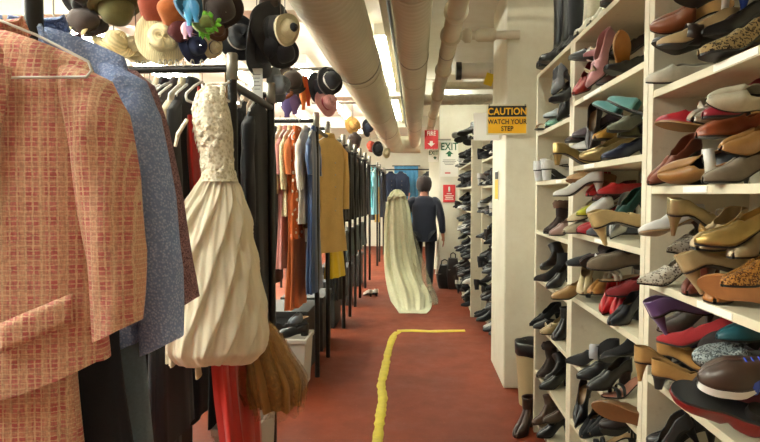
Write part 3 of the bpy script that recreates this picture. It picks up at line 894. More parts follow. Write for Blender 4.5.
# ================= nearest unit, fifth row
S = lambda *a, **k: shoe(1, 2, *a, **k)
S('low', BLK, 666, 440, .0, 200, 0, 0, 'black round-toed shoe at the bottom of the lowest visible row')
S('block', BLK, 698, 437, .02, 190, 0, 0, 'black shoe at the right of the lowest visible row')
S('pump', 'leather #1d222c', 668, 412, .0, 200, -28, 0, 'navy black pump with its pointed toe toward the post')
S('rpump', 'leather #1a1a1e', 690, 425, .06, 180, 0, 0, 'black pump behind the navy one on the lowest visible row')
# ================= second unit, row under the boots (pink pump)
S = lambda *a, **k: shoe(2, 6, *a, **k)
S('pump', BLK, 566, 97, -.02, 200, 0, 0, 'black pump toe poking out left of the red shoe', free=True)
S('rpump', 'leather #9a2018', 577, 88, .0, 235, -20, 0, 'red patent shoe with toe downward beside the pink pump')
S('block', 'leather #3a2420', 610, 86, .08, 195, 0, 0, 'dark brown shoe behind the pink pump')
S('rpump', BLK, 628, 76, .03, 190, 12, 0, 'black patent pump right of the pink pump')
S('low', 'leather #4c2a22', 622, 60, .1, 190, 0, 0, 'maroon brown pump high at the right of the pink pump')
S('flat', 'leather #a8702c', 628, 55, .04, 262, 52, 25, 'shoe on edge with an orange tan sole', sole='leather #b9762e')
S('pump', 'suede #6a6a6e', 562, 80, -.03, 240, -25, 30, 'grey suede pump hanging over the shelf end', free=True)
S('flat', BLK, 580, 66, .02, 160, 10, 0, 'black and white flat behind the red patent shoe', wrap=(.5, .03, WT))
S('bowp', 'satin #d79a9e', 588, 55, .05, 190, 0, 0, 'second pink satin pump behind the big pink one', acc='satin #b8a06a')
S('bowp', 'satin #dfa2a6', 599, 64, -.01, 215, -42, 0, 'pink satin pump with gold bow, toe down and heel up', sc_=1.15, acc='satin #c0a878')
S('block', 'leather #2d1d1b', 628, 42, .1, 180, 0, 0, 'dark brown shoe topmost under the boots')
# ================= second unit, turquoise row
S = lambda *a, **k: shoe(2, 5, *a, **k)
S('bow', 'shiny #bfa76a', 577, 161, -.01, 12, 0, 0, 'gold metallic bow shoe overhanging the shelf front', free=True)
S('rpump', 'shiny #b8a070', 606, 156, .0, 200, 0, -30, 'beige pump with gold rim beside the navy shoe', ins='leather #b8a07a')
S('low', 'leather #1d2440', 626, 151, .02, 215, 0, 0, 'navy shoe at the turquoise row right end')
S('pump', 'satin #efece6', 586, 150, .04, 190, 0, 0, 'white satin pump behind the gold bow sandal')
S('flat', 'suede #5d5c3d', 635, 149, .08, 190, 0, 0, 'olive flat tucked at the right of the turquoise row')
S('rpump', 'leather #3b2836', 595, 144, .04, 195, 0, 0, 'dark purple pump under the brown one')
S('slip', 'leather #c08e35', 611, 139, .04, 200, 0, 0, 'mustard slipper in the middle of the turquoise row')
S('low', 'suede #7c7d6a', 628, 133, .02, 205, 0, 0, 'olive grey suede shoe under the turquoise slippers')
S('rpump', 'leather #33211d', 592, 131, .02, 185, 0, 0, 'glossy dark brown pump left of the black heel', heel='leather #b98f55')
S('pump', 'leather #2a1d1b', 606, 122, .03, 250, -50, 0, 'dark shoe standing with its heel straight up')
S('slip', 'satin #6fb4b4', 617, 117, .02, 155, 30, 10, 'turquoise slipper, left of the pair')
S('slip', 'satin #78bcba', 631, 113, .03, 155, 30, 10, 'turquoise slipper, right of the pair')
# ================= second unit, silver and green row
S = lambda *a, **k: shoe(2, 4, *a, **k)
S('slip', 'leather #cfc2a0', 578, 229, -.01, 200, 0, 0, 'cream slipper at the front left corner of the silver row')
S('rpump', 'leather #b83038', 601, 236, .0, 195, 0, -20, 'red pump with beige lining at the silver row front', ins='leather #d8b894')
S('flat', 'suede #55585c', 611, 237, .02, 190, 0, -10, 'grey flat squeezed between red and big beige pumps')
S('pump', 'leather #d2b67e', 624, 234, -.03, 30, 24, 0, 'big beige pump with its heel hanging over the shelf edge', sc_=1.1, free=True)
S('rpump', 'leather #e0d2a8', 583, 219, .02, 200, -10, 0, 'cream pump above the cream slipper')
S('low', 'suede #3a211c', 596, 223, .02, 225, -15, 0, 'dark brown suede pump in the middle of the silver row')
S('slip', 'leather #ece9e2', 608, 215, .02, 220, -12, 0, 'white strap slipper in the middle of the silver row')
S('pump', 'shiny #cdcdca', 622, 204, .02, 245, -22, 0, 'silver metallic pump with toe pointing down')
S('rpump', 'suede #17463c', 632, 207, .02, 225, -10, 0, 'dark green suede pump beside the silver one')
S('flat', 'leather #c8c82a', 594, 209, .04, 200, 0, 0, 'small acid yellow shoe in the silver row')
S('rpump', 'leather #c02a2a', 590, 200, .06, 200, 0, 0, 'red pump behind the brown round-toed shoe, left side')
S('low', 'leather #5a2a24', 603, 198, .03, 215, 0, 0, 'brown round-toed shoe under the long tan one')
S('flat', 'leather #c22c30', 612, 194, .07, 215, 0, 0, 'red flat behind the silver pump')
S('rpump', 'satin #c9c4ba', 582, 183, .0, 185, 0, 0, 'pale grey satin pump on top of the silver row')
S('flat', 'leather #b08a5a', 602, 183, .03, 180, 8, 30, 'long tan flat lying on top of the silver row', sole='leather #a87c4c')
# ================= second unit, red and ribbon row
S = lambda *a, **k: shoe(2, 3, *a, **k)
S('low', 'leather #a8804c', 572, 289, -.02, 190, 0, 0, 'brown shoe toe poking past the post beside the ribbon sandal', free=True)
S('rpump', 'leather #d8c08e', 585, 287, .0, 265, -5, 0, 'beige pump with a long cream ribbon hanging down', sc_=1.05)
S('block', 'leather #14161f', 626, 316, -.01, 240, 0, 0, 'black block-heeled shoe at the right front of the red row')
S('pump', 'leather #c01f24', 611, 303, .0, 255, -5, 0, 'bright red pump, left of the red pair')
S('pump', 'leather #c4252a', 617, 310, .02, 255, -5, 0, 'bright red pump, right of the red pair')
S('slip', 'leather #b9803f', 601, 292, .02, 250, 0, 0, 'orange tan slipper beside the beige ribbon pump')
S('low', 'suede #8a2326', 632, 290, .05, 210, 0, 0, 'dark red suede shoe at the red row right end')
S('pump', 'suede #5b5d54', 614, 298, .0, 180, -4, 15, 'pointed grey green suede pump over the red pair')
S('fsand', 'leather #d8cfc0', 621, 286, .02, 200, 0, 0, 'small white and brown sandal above the grey green pump')
S('loaf', 'suede #6d5c48', 617, 272, .0, 182, 0, -10, 'fuzzy taupe moccasin in the middle of the red row', acc='suede #4a3a2c', sc_=1.1)
S('slip', 'suede #2c2d31', 590, 267, .0, 200, 0, 0, 'charcoal slipper left of the taupe moccasin')
S('ankle', 'suede #3a241f', 592, 257, .06, 200, 0, 70, 'dark brown ankle boot lying at the back of the red row')
S('bow', 'suede #232326', 607, 256, .03, 205, 0, 0, 'black shoe with a white fabric flower', acc='plain #d8d8da')
# ================= second unit, black row with grey ribbon
S = lambda *a, **k: shoe(2, 2, *a, **k)
S('rpump', 'leather #121418', 603, 364, .0, 186, 0, 0, 'glossy black pump under the grey-ribboned one', sc_=1.1)
S('flat', 'leather #6d4c2c', 627, 402, -.03, 170, 10, 75, 'shoe on its side with brown oval sole over shelf edge', sole='leather #7a5230', free=True)
S('sand', 'leather #17161a', 627, 366, .02, 215, 0, 0, 'black sandal with pink insole at the ribbon row right', ins='leather #c88a72')
S('block', 'leather #15151a', 622, 381, .0, 225, 0, 0, 'black block-heeled shoe low at the ribbon row right')
S('pump', 'suede #1e1d20', 593, 342, .0, 186, -3, 0, 'black pointed suede pump tied with a grey ribbon', wrap=(.45, .04, 'satin #b4b8be'), sc_=1.1)
S('ankle', 'suede #16161a', 624, 345, .06, 200, 0, 40, 'black suede ankle boot at the ribbon row back')
# ================= second unit, lowest rows
S = lambda *a, **k: shoe(2, 1, *a, **k)
S('low', BSU, 592, 428, .0, 200, 0, 0, 'black suede shoe at the front of the row above the lowest')
S('sand', BLK, 610, 432, .02, 190, 0, 0, 'black strapped sandal in the lower black row')
S('block', 'leather #1a1718', 628, 434, .0, 205, 0, 0, 'black block-heeled shoe with tan insole, lower black row right')
S('pump', BLK, 588, 412, .02, 250, -30, 0, 'black pump standing with heel against the side panel')
S('rpump', BSU, 606, 412, .03, 200, 0, 0, 'black suede pump in the middle of the lower black row')
S('ankle', BLK, 622, 408, .06, 200, 0, 60, 'black leather ankle boot lying in the lower black row')
S('low', 'leather #20181a', 632, 420, .04, 200, 0, 0, 'dark brown black shoe at the lower black row right end')
# ================= third unit
S = lambda *a, **k: shoe(3, 6, *a, **k)
S('fsand', 'leather #b58a58', 542, 128, -.01, 200, 0, 0, 'tan flat sandal at the post end of the box shelf')
S('flat', 'satin #8fd0b4', 556, 122, .0, 195, 0, 0, 'mint green flat shoe in front of the brown shoebox')
S('flat', 'satin #c3cdd2', 562, 114, .03, 200, 0, 0, 'pale blue grey flat beside the mint green shoe')
S('pump', BLK, 568, 108, .0, 230, -40, 0, 'black pump hanging by its heel at the unit seam')
S = lambda *a, **k: shoe(3, 5, *a, **k)
S('block', 'leather #ffffff', 549, 172, .02, 48, 4, 0, 'white heeled shoe with heel toward us, nearest the unit end', sc_=1.1)
S('block', 'leather #ffffff', 558, 173, .02, 44, 4, 0, 'white heeled shoe with heel toward us, right of the other white one', sc_=1.1)
S('block', 'leather #fbfaf6', 557, 160, .08, 200, 25, 0, 'white heeled shoe lying behind the upright white pair')
S('fsand', 'leather #cfc4a4', 560, 183, .04, 10, 0, 0, 'cream and gold sandal on the white shoe shelf')
S = lambda *a, **k: shoe(3, 4, *a, **k)
S('fur', 'suede #2e1c17', 557, 216, .0, 240, 0, 0, 'dark brown boot with brown fur cuff', acc='fabric #5a3a22', sc_=1.0)
S('low', 'satin #b8948c', 563, 229, -.01, 200, 0, 0, 'dusty pink shoe beside the fur-cuffed boot')
S = lambda *a, **k: shoe(3, 3, *a, **k)
S('pboot', BSU, 553, 270, .0, 195, 0, 0, 'black pointed ankle boot below the fur-cuffed boot')
S('block', BLK, 561, 287, -.01, 225, -10, 0, 'black shoe overhanging beside the pointed ankle boot')
S('ankle', BLK, 561, 262, .06, 200, 0, 30, 'black ankle boot leaning at the back of its shelf')
S = lambda *a, **k: shoe(3, 2, *a, **k)
S('pump', BSU, 545, 319, .0, 188, 0, 0, 'black suede pump with long toe past the unit end', sc_=1.1)
S('flat', BLK, 549, 327, -.01, 200, 0, 0, 'small black flat under the long-toed pump')
S('bow', 'leather #c2a878', 556, 332, -.01, 220, 0, 0, 'tan flower sandal on the long-toed pump shelf', acc='satin #e0d0a8')
S('ankle', BLK, 562, 333, .0, 250, 0, 0, 'black upright ankle boot at the unit seam')
S = lambda *a, **k: shoe(3, 1, *a, **k)
S('fur', 'suede #3a2a22', 547, 360, .0, 240, 0, 10, 'dark brown suede boot with pale rubber sole', sole='plain #8a7a60', acc='suede #3a2a22')
S('block', BLK, 556, 386, -.01, 215, 0, 0, 'black leather shoe pair mate under the brown suede boot')
S('ankle', BLK, 562, 382, .03, 220, 0, 40, 'black boot slumped beside the brown suede boot')
S = lambda *a, **k: shoe(3, 0, *a, **k)
S('ankle', 'leather #5c4332', 545, 415, .0, 225, 0, 15, 'tan brown ankle boot on the lowest shelf of third unit')
S('rpump', BLK, 553, 428, -.01, 200, 0, 0, 'black pump at the lowest shelf front')
S('low', 'leather #4a3a30', 560, 418, .03, 210, 0, 0, 'brown low shoe behind the tan brown boots')
S('flat', 'satin #d0488a', 567, 434, -.01, 240, 0, 0, 'hot pink flat at the lowest shelf corner')
# brown shoebox on the shelf with the mint shoes
p = onX(551, 117, FX + .17)
bx = thing('shoebox', 'grey brown shoebox behind the mint green shoe', 'box', (.98, 3.60, ZS3[6] + BT + .0005))
box('box_body', mat('paint', '#6d5a44'), bx, -.08, .075, -.15, .15, 0, .085, .002)
box('lid', mat('paint', '#7a664e'), bx, -.083, .078, -.154, .154, .085, .11, .002)
# cream ribbon hanging from the beige pump
rb = MB(); rows = []
for k in range(9):
    q = k/8
    p = onX(588 - 9*q + 3*math.sin(q*5), 296 + 40*q, FX - .012 - .004*math.sin(q*3))
    rows.append([p + Vector((0, -.009*(1-.4*q), 0)), p + Vector((.002, 0, 0)), p + Vector((0, .009*(1-.4*q), 0))])
tag(rb.build('ribbon', mat('satin', '#e3d6b4'), None, True, [('solid', .001)]), 'long cream ribbon hanging down over the shelf front', 'ribbon')
# ---- boots on top of the units
tp = Pile(2.28 + .0005, 2.06, 3.86, BX)
def topb(kind, m, px, py, X, a, pitch, roll, label, s=1.0, **k):
    o = make_shoe(kind, m, label, **k); p = onX(px, py, X)
    tp.drop(o, p, orient(p, a, pitch, roll), True, s, lift=.02)
topb('tall', 'leather #1d1b1c', 546, 34, .83, 235, 0, 0, 'tall black boot on top of the units, nearest the pillar', 1.18, sole='plain #141414')
topb('tall', 'leather #1f1c1c', 560, 28, .83, 225, 0, 0, 'tall black boot with teal lining strip on top of units', 1.18, acc='leather #1f5a72')
topb('tall', BSU, 571, 22, .84, 250, 0, 0, 'tall black suede boot on top of the units beside cream boots')
topb('tall', 'leather #d8cfb8', 588, 8, .84, 250, 0, 0, 'tall cream boot on top of the units, left of the cream pair')
topb('tall', 'leather #d5ccb4', 602, 0, .85, 250, 0, 0, 'tall cream boot on top of the units, right of the cream pair')
topb('ankle', 'leather #4a3a30', 632, -6, .86, 200, 0, 0, 'brown ankle boot on top of the units right of the cream pair')
tb_ = [o for o in bpy.data.objects if o.get('label', '').startswith('tall black boot with teal')][0]
b = MB(); b.grid([[(-.125 + .004*math.sin(z*30), y, z) for y in (-.016, 0, .016)] for z in (.12, .2, .3, .4)]); b.v = [(-x*.0 - .075 - .052 if False else x + .0, y, z) for x, y, z in b.v]
b.build('lining_strip', mat('leather', '#2a6a86'), tb_, True, [('solid', .003)])
# ---- far dark shoes (two units behind the pillar)
rnd = random.Random(11)
DK = ['leather #141416', 'suede #19181b', 'leather #1c191a', 'suede #221e1e', 'leather #2a1c18', 'leather #101114', 'suede #1b1b20', 'leather #17161a', 'leather #dcd8d0']
LV = ['lowest', 'second-lowest', 'third-lowest', 'middle', 'third-highest', 'second-highest', 'highest']
for (fx, y0, y1, nm) in ((.80, 5.54, 7.40, 'the unit behind the pillar'), (.68, 7.46, 9.55, 'the farthest shelving unit')):
    for i, z in enumerate(ZS4):
        P = Pile(z + BT, y0 + .04, y1 - .04, fx + .32, ZS4[i+1] if i < 6 else 2.2)
        n = 9
        y = y0 + .16
        for k in range(n):
            kd = rnd.choice(['pump', 'rpump', 'low', 'block', 'ankle', 'loaf', 'block', 'low'])
            mt = DK[rnd.randrange(9)]
            lay = k % 3 == 2
            white = mt == DK[8]
            yy = y0 + .12 + (y1 - y0 - .24)*(k + .5)/n
            o = make_shoe(kd, mt, ('pale ' if white else 'dark ') + f'shoe among the dark ones on the {LV[i]} shelf of {nm}', group=('pale' if white else 'dark') + f' shoes on the {LV[i]} shelf of {nm}')
            Mr = Matrix.Rotation(R(rnd.choice([170, 185, 200, 215, 20, 160])), 3, 'Z') @ Matrix.Rotation(R(rnd.uniform(-8, 8)), 3, 'X')
            P.drop(o, (fx + .06 + rnd.uniform(-.05, .04), yy, z + .1), Mr, True, 1.05, lift=.1)
            if rnd.random() < .6:
                mt = DK[rnd.randrange(8)]
                o = make_shoe(rnd.choice(['low', 'rpump', 'block']), mt, f'dark shoe among the dark ones on the {LV[i]} shelf of {nm}', group=f'dark shoes on the {LV[i]} shelf of {nm}')
                Mr = Matrix.Rotation(R(rnd.choice([170, 190, 215, 240])), 3, 'Z') @ Matrix.Rotation(R(rnd.uniform(-30, 30)), 3, 'X')
                P.drop(o, (fx + .07, yy + .05, z + .2), Mr, True, 1.0, lift=.1)
# boots piled on top of the far units
tp = Pile(2.2005, 5.58, 9.5, 1.1)
for (px, py, X, k, a, pi_, ro, lb) in ((482, 104, .82, 'ankle', 200, 0, 0, 'black ankle boot standing on top of the unit behind the pillar'),
                            (472, 115, .80, 'tall', 185, 0, 80, 'tall black boot lying over the top edge beside the white board'),
                            (462, 128, .66, 'tall', 200, -10, 80, 'tall black boot lying across the top of the farthest unit'),
                            (468, 106, .72, 'ankle', 170, 0, 40, 'black ankle boot leaning on top of the farthest unit')):
    o = make_shoe(k, BLK, lb); p = onX(px, py, X); tp.drop(o, p, orient(p, a, pi_, ro), False, 1.15, lift=.05)
# boots and dark bags on the floor
fl = Pile(.0, None, None, None)
for (px, py, X, k, m, a, lb) in ((524, 417, .66, 'ankle', 'leather #3d2318', 250, 'dark brown ankle boot on the floor in front of the bin'),
                                 (537, 412, .70, 'ankle', 'leather #6d5038', 235, 'scuffed tan ankle boot on the floor by the third unit')):
    p = onZ(px, py + 14, 0.0); p.z = .08
    o = make_shoe(k, m, lb); fl.drop(o, p, orient(p, a), False, 1.15, lift=.1)
# ------------------------------------------------------------------ racks
M_blk = mat('metal', '#4a4744', r=.42)
M_rpipe = mat('plain', '#2b2928', r=.38, m=.6)
M_join = mat('metal', '#8d8880', r=.4)
def rack(label, y0, y1, x1=-.82, x0=-2.5, z=2.13, low=None, side=True):
    t = thing('garment_rack', label, 'clothes rack', (x1, y0, 0))
    W_, D = x0 - x1, y1 - y0
    for (x, y) in ((0, 0), (0, D), (W_, 0), (W_, D)):
        p = MB().tube([(x, y, 0), (x, y, z + .035)], .021, 12).build('post', M_rpipe, t)
        MB().lathe([(.0001, .06), (.022, .058), (.027, .05), (.027, -.055), (.021, -.06)], 12).build('joint', M_join, p, loc=(x, y, z + .01))
    for y in (0, D):
        MB().tube([(W_, y, z), (0, y, z)], .017, 10).build('cross_rail', M_rpipe, t)
        if low: MB().tube([(W_, y, low), (0, y, low)], .015, 10).build('cross_rail', M_rpipe, t)
    for x in (0, W_):
        MB().tube([(x, 0, z - .07), (x, D, z - .07)], .019, 10).build('side_rail', M_rpipe, t)
    return t
rack('nearest dark pipe rack, behind the ivory wedding gown', 2.66, 3.37, z=2.088)
rack('second dark pipe rack with the orange and navy clothes', 4.92, 5.53)
rack('third dark pipe rack with black coats and grey skirts', 6.75, 7.4, low=1.20)
rack('fourth dark pipe rack, black coats, behind the third', 8.05, 8.75, low=1.20)
rack('fifth dark pipe rack, halfway down the aisle', 9.66, 10.6, x0=-2.2)
rack('sixth dark pipe rack with pale blue and teal clothes', 12.7, 13.5, x0=-2.2)
rack('farthest dark pipe rack before the back wall', 15.1, 15.9, x0=-2.2)
# front rack: its rail runs along the aisle
fr = thing('garment_rack', 'front rack whose rail runs along the aisle, holding the tweed jackets', 'clothes rack', (-.87, .35, 0))
for y in (0, .985):
    p = MB().tube([(0, y, 0), (0, y, 2.085)], .021, 12).build('post', M_rpipe, fr)
    MB().lathe([(.0001, .06), (.022, .058), (.027, .05), (.027, -.055), (.021, -.06)], 12).build('joint', M_join, p, loc=(0, y, 2.04))
MB().tube([(0, 0, 2.04), (0, 1.19, 2.04)], .017, 10).build('cross_rail', M_rpipe, fr)
for y in (0, .985): MB().tube([(-.25, y, .03), (.25, y, .03)], .02, 8).build('foot', M_rpipe, fr)
# white card on the nearest rack
cd = thing('card_sign', 'small white card sign fixed on the nearest dark rack', 'sign', onY(257.5, 84, 3.30))
MB().box(-.028, .028, 0, .004, -.085, .085).build('card', mat('plain', '#dfe0dc', r=.6), cd, False)
for i in range(5): MB().box(-.018, .018 - .004*(i % 3), -.001, 0, .05 - i*.02, .054 - i*.02).build('text_line', mat('plain', '#7a7a78'), cd, False)

# ------------------------------------------------------------------ garments
def loft(prof, n=44, m=30, k=7, seed=0, slope=0.0, sw=.2, pw=.75, hem=None, open_front=0):
    rr = random.Random(seed); ph = [rr.uniform(0, 6.28) for _ in range(5)]
    zs = [p[0] for p in prof]
    def at(t, j):
        z = zs[0] + (zs[-1] - zs[0])*t
        tab = sorted((p[0], p[j]) for p in prof)
        return z, interp(tab, z)
    rows = []
    for i in range(m + 1):
        t = (i/m)**1.15
        z, a = at(t, 1); _, b = at(t, 2); _, f = at(t, 3)
        cx = at(t, 4)[1] if len(prof[0]) > 4 else 0
        cy = at(t, 5)[1] if len(prof[0]) > 5 else 0
        row = []
        for j in range(n):
            th = 2*PI*j/n
            c, s = math.cos(th), math.sin(th)
            x = a*math.copysign(abs(c)**pw, c); y = b*math.copysign(abs(s)**pw, s)
            g = math.sin(k*th + ph[0] + .8*math.sin(z*4 + ph[3])) + .5*math.sin((2*k + 1)*th + ph[1] + z*2) + .35*math.sin(3*th + ph[2] + z*5)
            x *= 1 + f*.35*g; y *= 1 + f*g
            zz = z
            if slope:
                q = min(1.2, abs(x)/sw); fade = max(0, 1 - (zs[0] - z)/.30)
                zz -= slope*q**1.4*fade
            if hem: zz += hem(x, t)
            row.append((x + cx, y + cy, zz))
        rows.append(row)
    return rows
def sleeve_rows(pts, n=18, seed=0, amp=.06, tilt=0):
    """pts: (x, y, z, rx, ry)"""
    rr = random.Random(seed); p0 = rr.uniform(0, 6)
    rows = []
    m = len(pts) - 1; steps = 5
    for i in range(m):
        for q in range(steps):
            t = q/steps; A, B = pts[i], pts[i+1]
            rows.append([A[j] + (B[j]-A[j])*t for j in range(5)])
    rows.append(list(pts[-1]))
    out = []
    for i, (x, y, z, rx, ry) in enumerate(rows):
        out.append([(x + rx*math.cos(a)*(1 + amp*math.sin(3*a + i*.7 + p0)), y + ry*math.sin(a)*(1 + amp*1.6*math.sin(4*a + i*.9 + p0)), z + tilt*math.cos(a)*(i/len(rows))**4) for a in [2*PI*k/n for k in range(n)]])
    return out
M_hng = mat('plain', '#e8e6e0', r=.4); M_hw = mat('metal', '#b9b4aa', r=.35)
def hanger(label, loc, rz, half=.20, drop=.075, group=None, m=None, wire=False):
    t = thing('clothes_hanger', label, 'hanger', loc, (0, 0, rz), group)
    hk = [(.022*math.cos(a), 0, .004 - .0 + .022*math.sin(a) - .004) for a in [R(-40 + 26*i) for i in range(9)]]
    hk += [(0, 0, -.035), (0, 0, -drop)]
    MB().tube(hk, .0022, 6).build('hook', M_hw, t)
    mm = m or M_hng; r = .0032 if wire else .006
    MB().tube([(0, 0, -drop), (-half*.5, 0, -drop - half*.20), (-half*.97, 0, -drop - half*.44), (-half, 0, -drop - half*.52), (-half*.95, 0, -drop - half*.58), (0, 0, -drop - half*.58), (half*.95, 0, -drop - half*.58), (half, 0, -drop - half*.52), (half*.97, 0, -drop - half*.44), (half*.5, 0, -drop - half*.20), (0, 0, -drop)], r, 6).build('arms', mm, t)
    return t
CAT = {'coat': 'coat', 'jacket': 'jacket', 'dress': 'dress', 'blouse': 'blouse', 'skirt': 'skirt', 'trousers': 'trousers', 'scarf': 'scarf', 'long': 'dress'}
NAM = {'coat': 'long_coat', 'jacket': 'jacket', 'dress': 'strappy_dress', 'blouse': 'blouse', 'skirt': 'skirt', 'trousers': 'trousers', 'scarf': 'scarf', 'long': 'long_dress'}
gseed = [10]
def garment(kind, m, L, label, loc, rz, w=.205, th=.04, acc=None, hang=True, z0=-.085, group=None, k=7, hem=1.0, hg=None, lean=0):
    gseed[0] += 1; sd = gseed[0]
    t = thing(NAM[kind], label, CAT[kind], loc, (0, 0, rz), group)
    A = acc or m
    zb = -L
    if kind in ('coat', 'jacket', 'blouse', 'long'):
        f = .10 if kind != 'long' else .16
        flare = 1.12 if kind in ('coat', 'long') else 1.0
        prof = [(z0, w*.97, .010, 0), (z0 - .03, w, th*.8, .03), (z0 - .25, w*.93, th*1.1, f*.6), (zb*.55 - .1, w*.9, th*1.1, f), (zb, w*flare*hem, th*1.35, f*1.8)]
        b = MB(); rows = loft(prof, seed=sd, slope=w*.42, sw=w, k=k); b.grid(rows, True, True); b.cap(rows[0])
        b.build('body', m, t)
        sl = .60 if kind in ('coat', 'jacket') else .42 if kind == 'blouse' else .3
        for s in (-1, 1):
            zs = z0 - w*.40
            pts = [(s*(w - .025), 0, zs - .02, .022, th*.75), (s*(w + .012), 0, zs - .07, .050, th*.95), (s*(w + .028), 0, zs - sl*.5, .050, th*.95), (s*(w + .025), -.012, zs - sl, .042, th*.8)]
            b = MB(); rr = sleeve_rows(pts, seed=sd + s); b.grid(rr, True, True); b.cap(rr[0]); b.cap(rr[-1], True)
            b.build('sleeve', m, t)
        b = MB(); rows = []
        for i in range(13):
            a = R(-150 + 25*i) - PI/2
            rows.append([(.055*math.cos(a)*kk, (th*.75)*math.sin(a)*kk - .002, z0 + zz + .010) for kk, zz in ((1.0, .012), (1.12, .0), (1.35, -.035))])
        b.grid(rows, False); b.build('collar', A, t, True, [('solid', .003)])
        if kind in ('coat', 'jacket'):
            for i in range(3 if kind == 'jacket' else 5):
                MB().lathe([(.0001, -.004), (.008, -.003), (.009, 0)], 10, 'y').build('button', mat('plain', '#b6a88c', r=.35), t, loc=(.03, -th*1.28, z0 - .25 - i*.11))
    elif kind == 'dress':
        prof = [(z0 - .16, w*.80, th*.8, .04, 0, 0), (z0 - .30, w*.78, th*1.1, .06, 0, 0), (z0 - .44, w*.66, th*1.0, .10, 0, 0), (zb*.7, w*.95, th*(1.25 + 3*abs(lean)), .22, 0, -lean*.8), (zb, w*1.1*hem, th*(1.5 + 3*abs(lean)), .30, 0, -lean)]
        b = MB(); rows = loft(prof, seed=sd, k=9); b.grid(rows, True, True); b.cap(rows[0]); b.build('skirt', m, t)
        for s in (-1, 1):
            MB().tube([(s*w*.30, -.006, z0 + .0 - w*.12), (s*w*.48, -th*.6, z0 - .1), (s*w*.55, -th*.75, z0 - .17)], .006, 6, flat=.5).build('shoulder_strap', A, t)
    elif kind in ('skirt', 'trousers'):
        ztop = z0 - .06
        prof = [(ztop, w*.80, th*.7, .02), (ztop - .05, w*.82, th*.8, .05), (zb, w*(1.15 if kind == 'skirt' else .8)*hem, th*1.3, .26 if kind == 'skirt' else .12)]
        b = MB(); rows = loft(prof, seed=sd, k=10); b.grid(rows, True, True); b.cap(rows[0]); b.build('body', m, t)
        b = MB(); rows = [[(w*.83*math.copysign(abs(math.cos(a))**.75, math.cos(a)), th*.85*math.copysign(abs(math.sin(a))**.75, math.sin(a)), z) for a in [2*PI*j/32 for j in range(32)]] for z in (ztop + .004, ztop - .035)]
        b.grid(rows, True, True); b.build('waistband', A, t)
    elif kind == 'scarf':
        for s in (-1, 1):
            prof = [(z0 + .01, w*.32, .012, .02, s*w*.25, 0), (z0 - .15, w*.42, .022, .15, s*w*.42, 0), (zb*(.93 if s > 0 else 1), w*.45, .026, .35, s*w*.45, 0)]
            b = MB(); rows = loft(prof, seed=sd + s, k=5); b.grid(rows, True, True); b.cap(rows[0]); b.build('drape', m if s < 0 else A, t)
    if hang:
        hanger('hanger ' + ('of the ' + label if len(label.split()) < 14 else 'of the ' + ' '.join(label.split()[:13])), loc, rz, half=min(.2, w*.95), group=hg)
    return t
HH = R(90)
def g_(kind, m, L, label, x, y, z=2.151, rz=0, **k):
    k['th'] = min(k.get('th', .033), .036)
    if z < 2.12: k['th'] = min(k['th'], .027 if y < 3 else .034)
    kf = .95 if y < 3 else .8 if y < 5 and z > 2.12 else 1.12
    x = -.862 + (x + .855)*kf if x < -.855 else x
    if 4 < y < 5: k['th'] = .028; x += .012
    return garment(kind, parse_mat(m) if isinstance(m, str) else m, L, label, (x, y, z), HH + R(rz if rz < -15 else rz*.45), **k)
# nearest rack, front rail
g_('dress', 'satin #c8261a', 1.80, 'bright red draped long dress hanging just behind the ivory wedding gown', -.955, 2.66, 2.109, k=12, hem=.75, lean=.16)
g_('long', 'satin #dccfae', 1.30, 'cream silk dress hanging left of the red draped dress', -1.04, 2.66, 2.109, rz=6)
g_('dress', 'satin #e2d8c4', 1.0, 'white strappy slip dress with thin straps on nearest rack', -1.105, 2.66, 2.109, rz=-5)
g_('blouse', 'fabric #c9b79a', .72, 'beige blouse between the white slip and black dresses', -1.155, 2.66, 2.109, rz=5)
g_('dress', 'fabric #17161a', 1.9, 'black strappy dress left of the beige blouse on nearest rack', -1.21, 2.66, 2.109)
g_('blouse', 'satin #ece6da', .66, 'white satin blouse with loose straps on the nearest rack', -1.265, 2.66, 2.109, rz=-6)
g_('coat', 'fabric #1a1a1e', 1.85, 'black coat left of the white satin blouse on nearest rack', -1.33, 2.66, 2.109)
g_('blouse', 'fabric #8d7480', .7, 'mauve blouse on the nearest rack beside the tweed jackets', -1.40, 2.66, 2.109)
g_('coat', 'fabric #232226', 1.8, 'charcoal coat deep on the front rail of nearest rack', -1.48, 2.66, 2.109)
g_('dress', 'fabric #151518', 1.85, 'black strappy dress deep on the front rail of nearest rack', -1.56, 2.66, 2.109)
g_('blouse', 'satin #d8cfbd', .7, 'cream satin blouse deep on the front rail of nearest rack', -1.64, 2.66, 2.109)
g_('blouse', 'fabric #1a191c', 1.0, 'black blouse squeezed between the cream silk and red dresses', -1.0, 2.66, 2.109)
g_('blouse', 'fabric #3a3034', .8, 'dark brown blouse left of the cream silk dress', -1.075, 2.66, 2.109)
g_('coat', 'fabric #1d1c22', 1.7, 'black coat between the white slip dress and beige blouse', -1.13, 2.66, 2.109)
g_('blouse', 'satin #e9e4d8', .6, 'short white blouse left of the black strappy dress', -1.235, 2.66, 2.109)
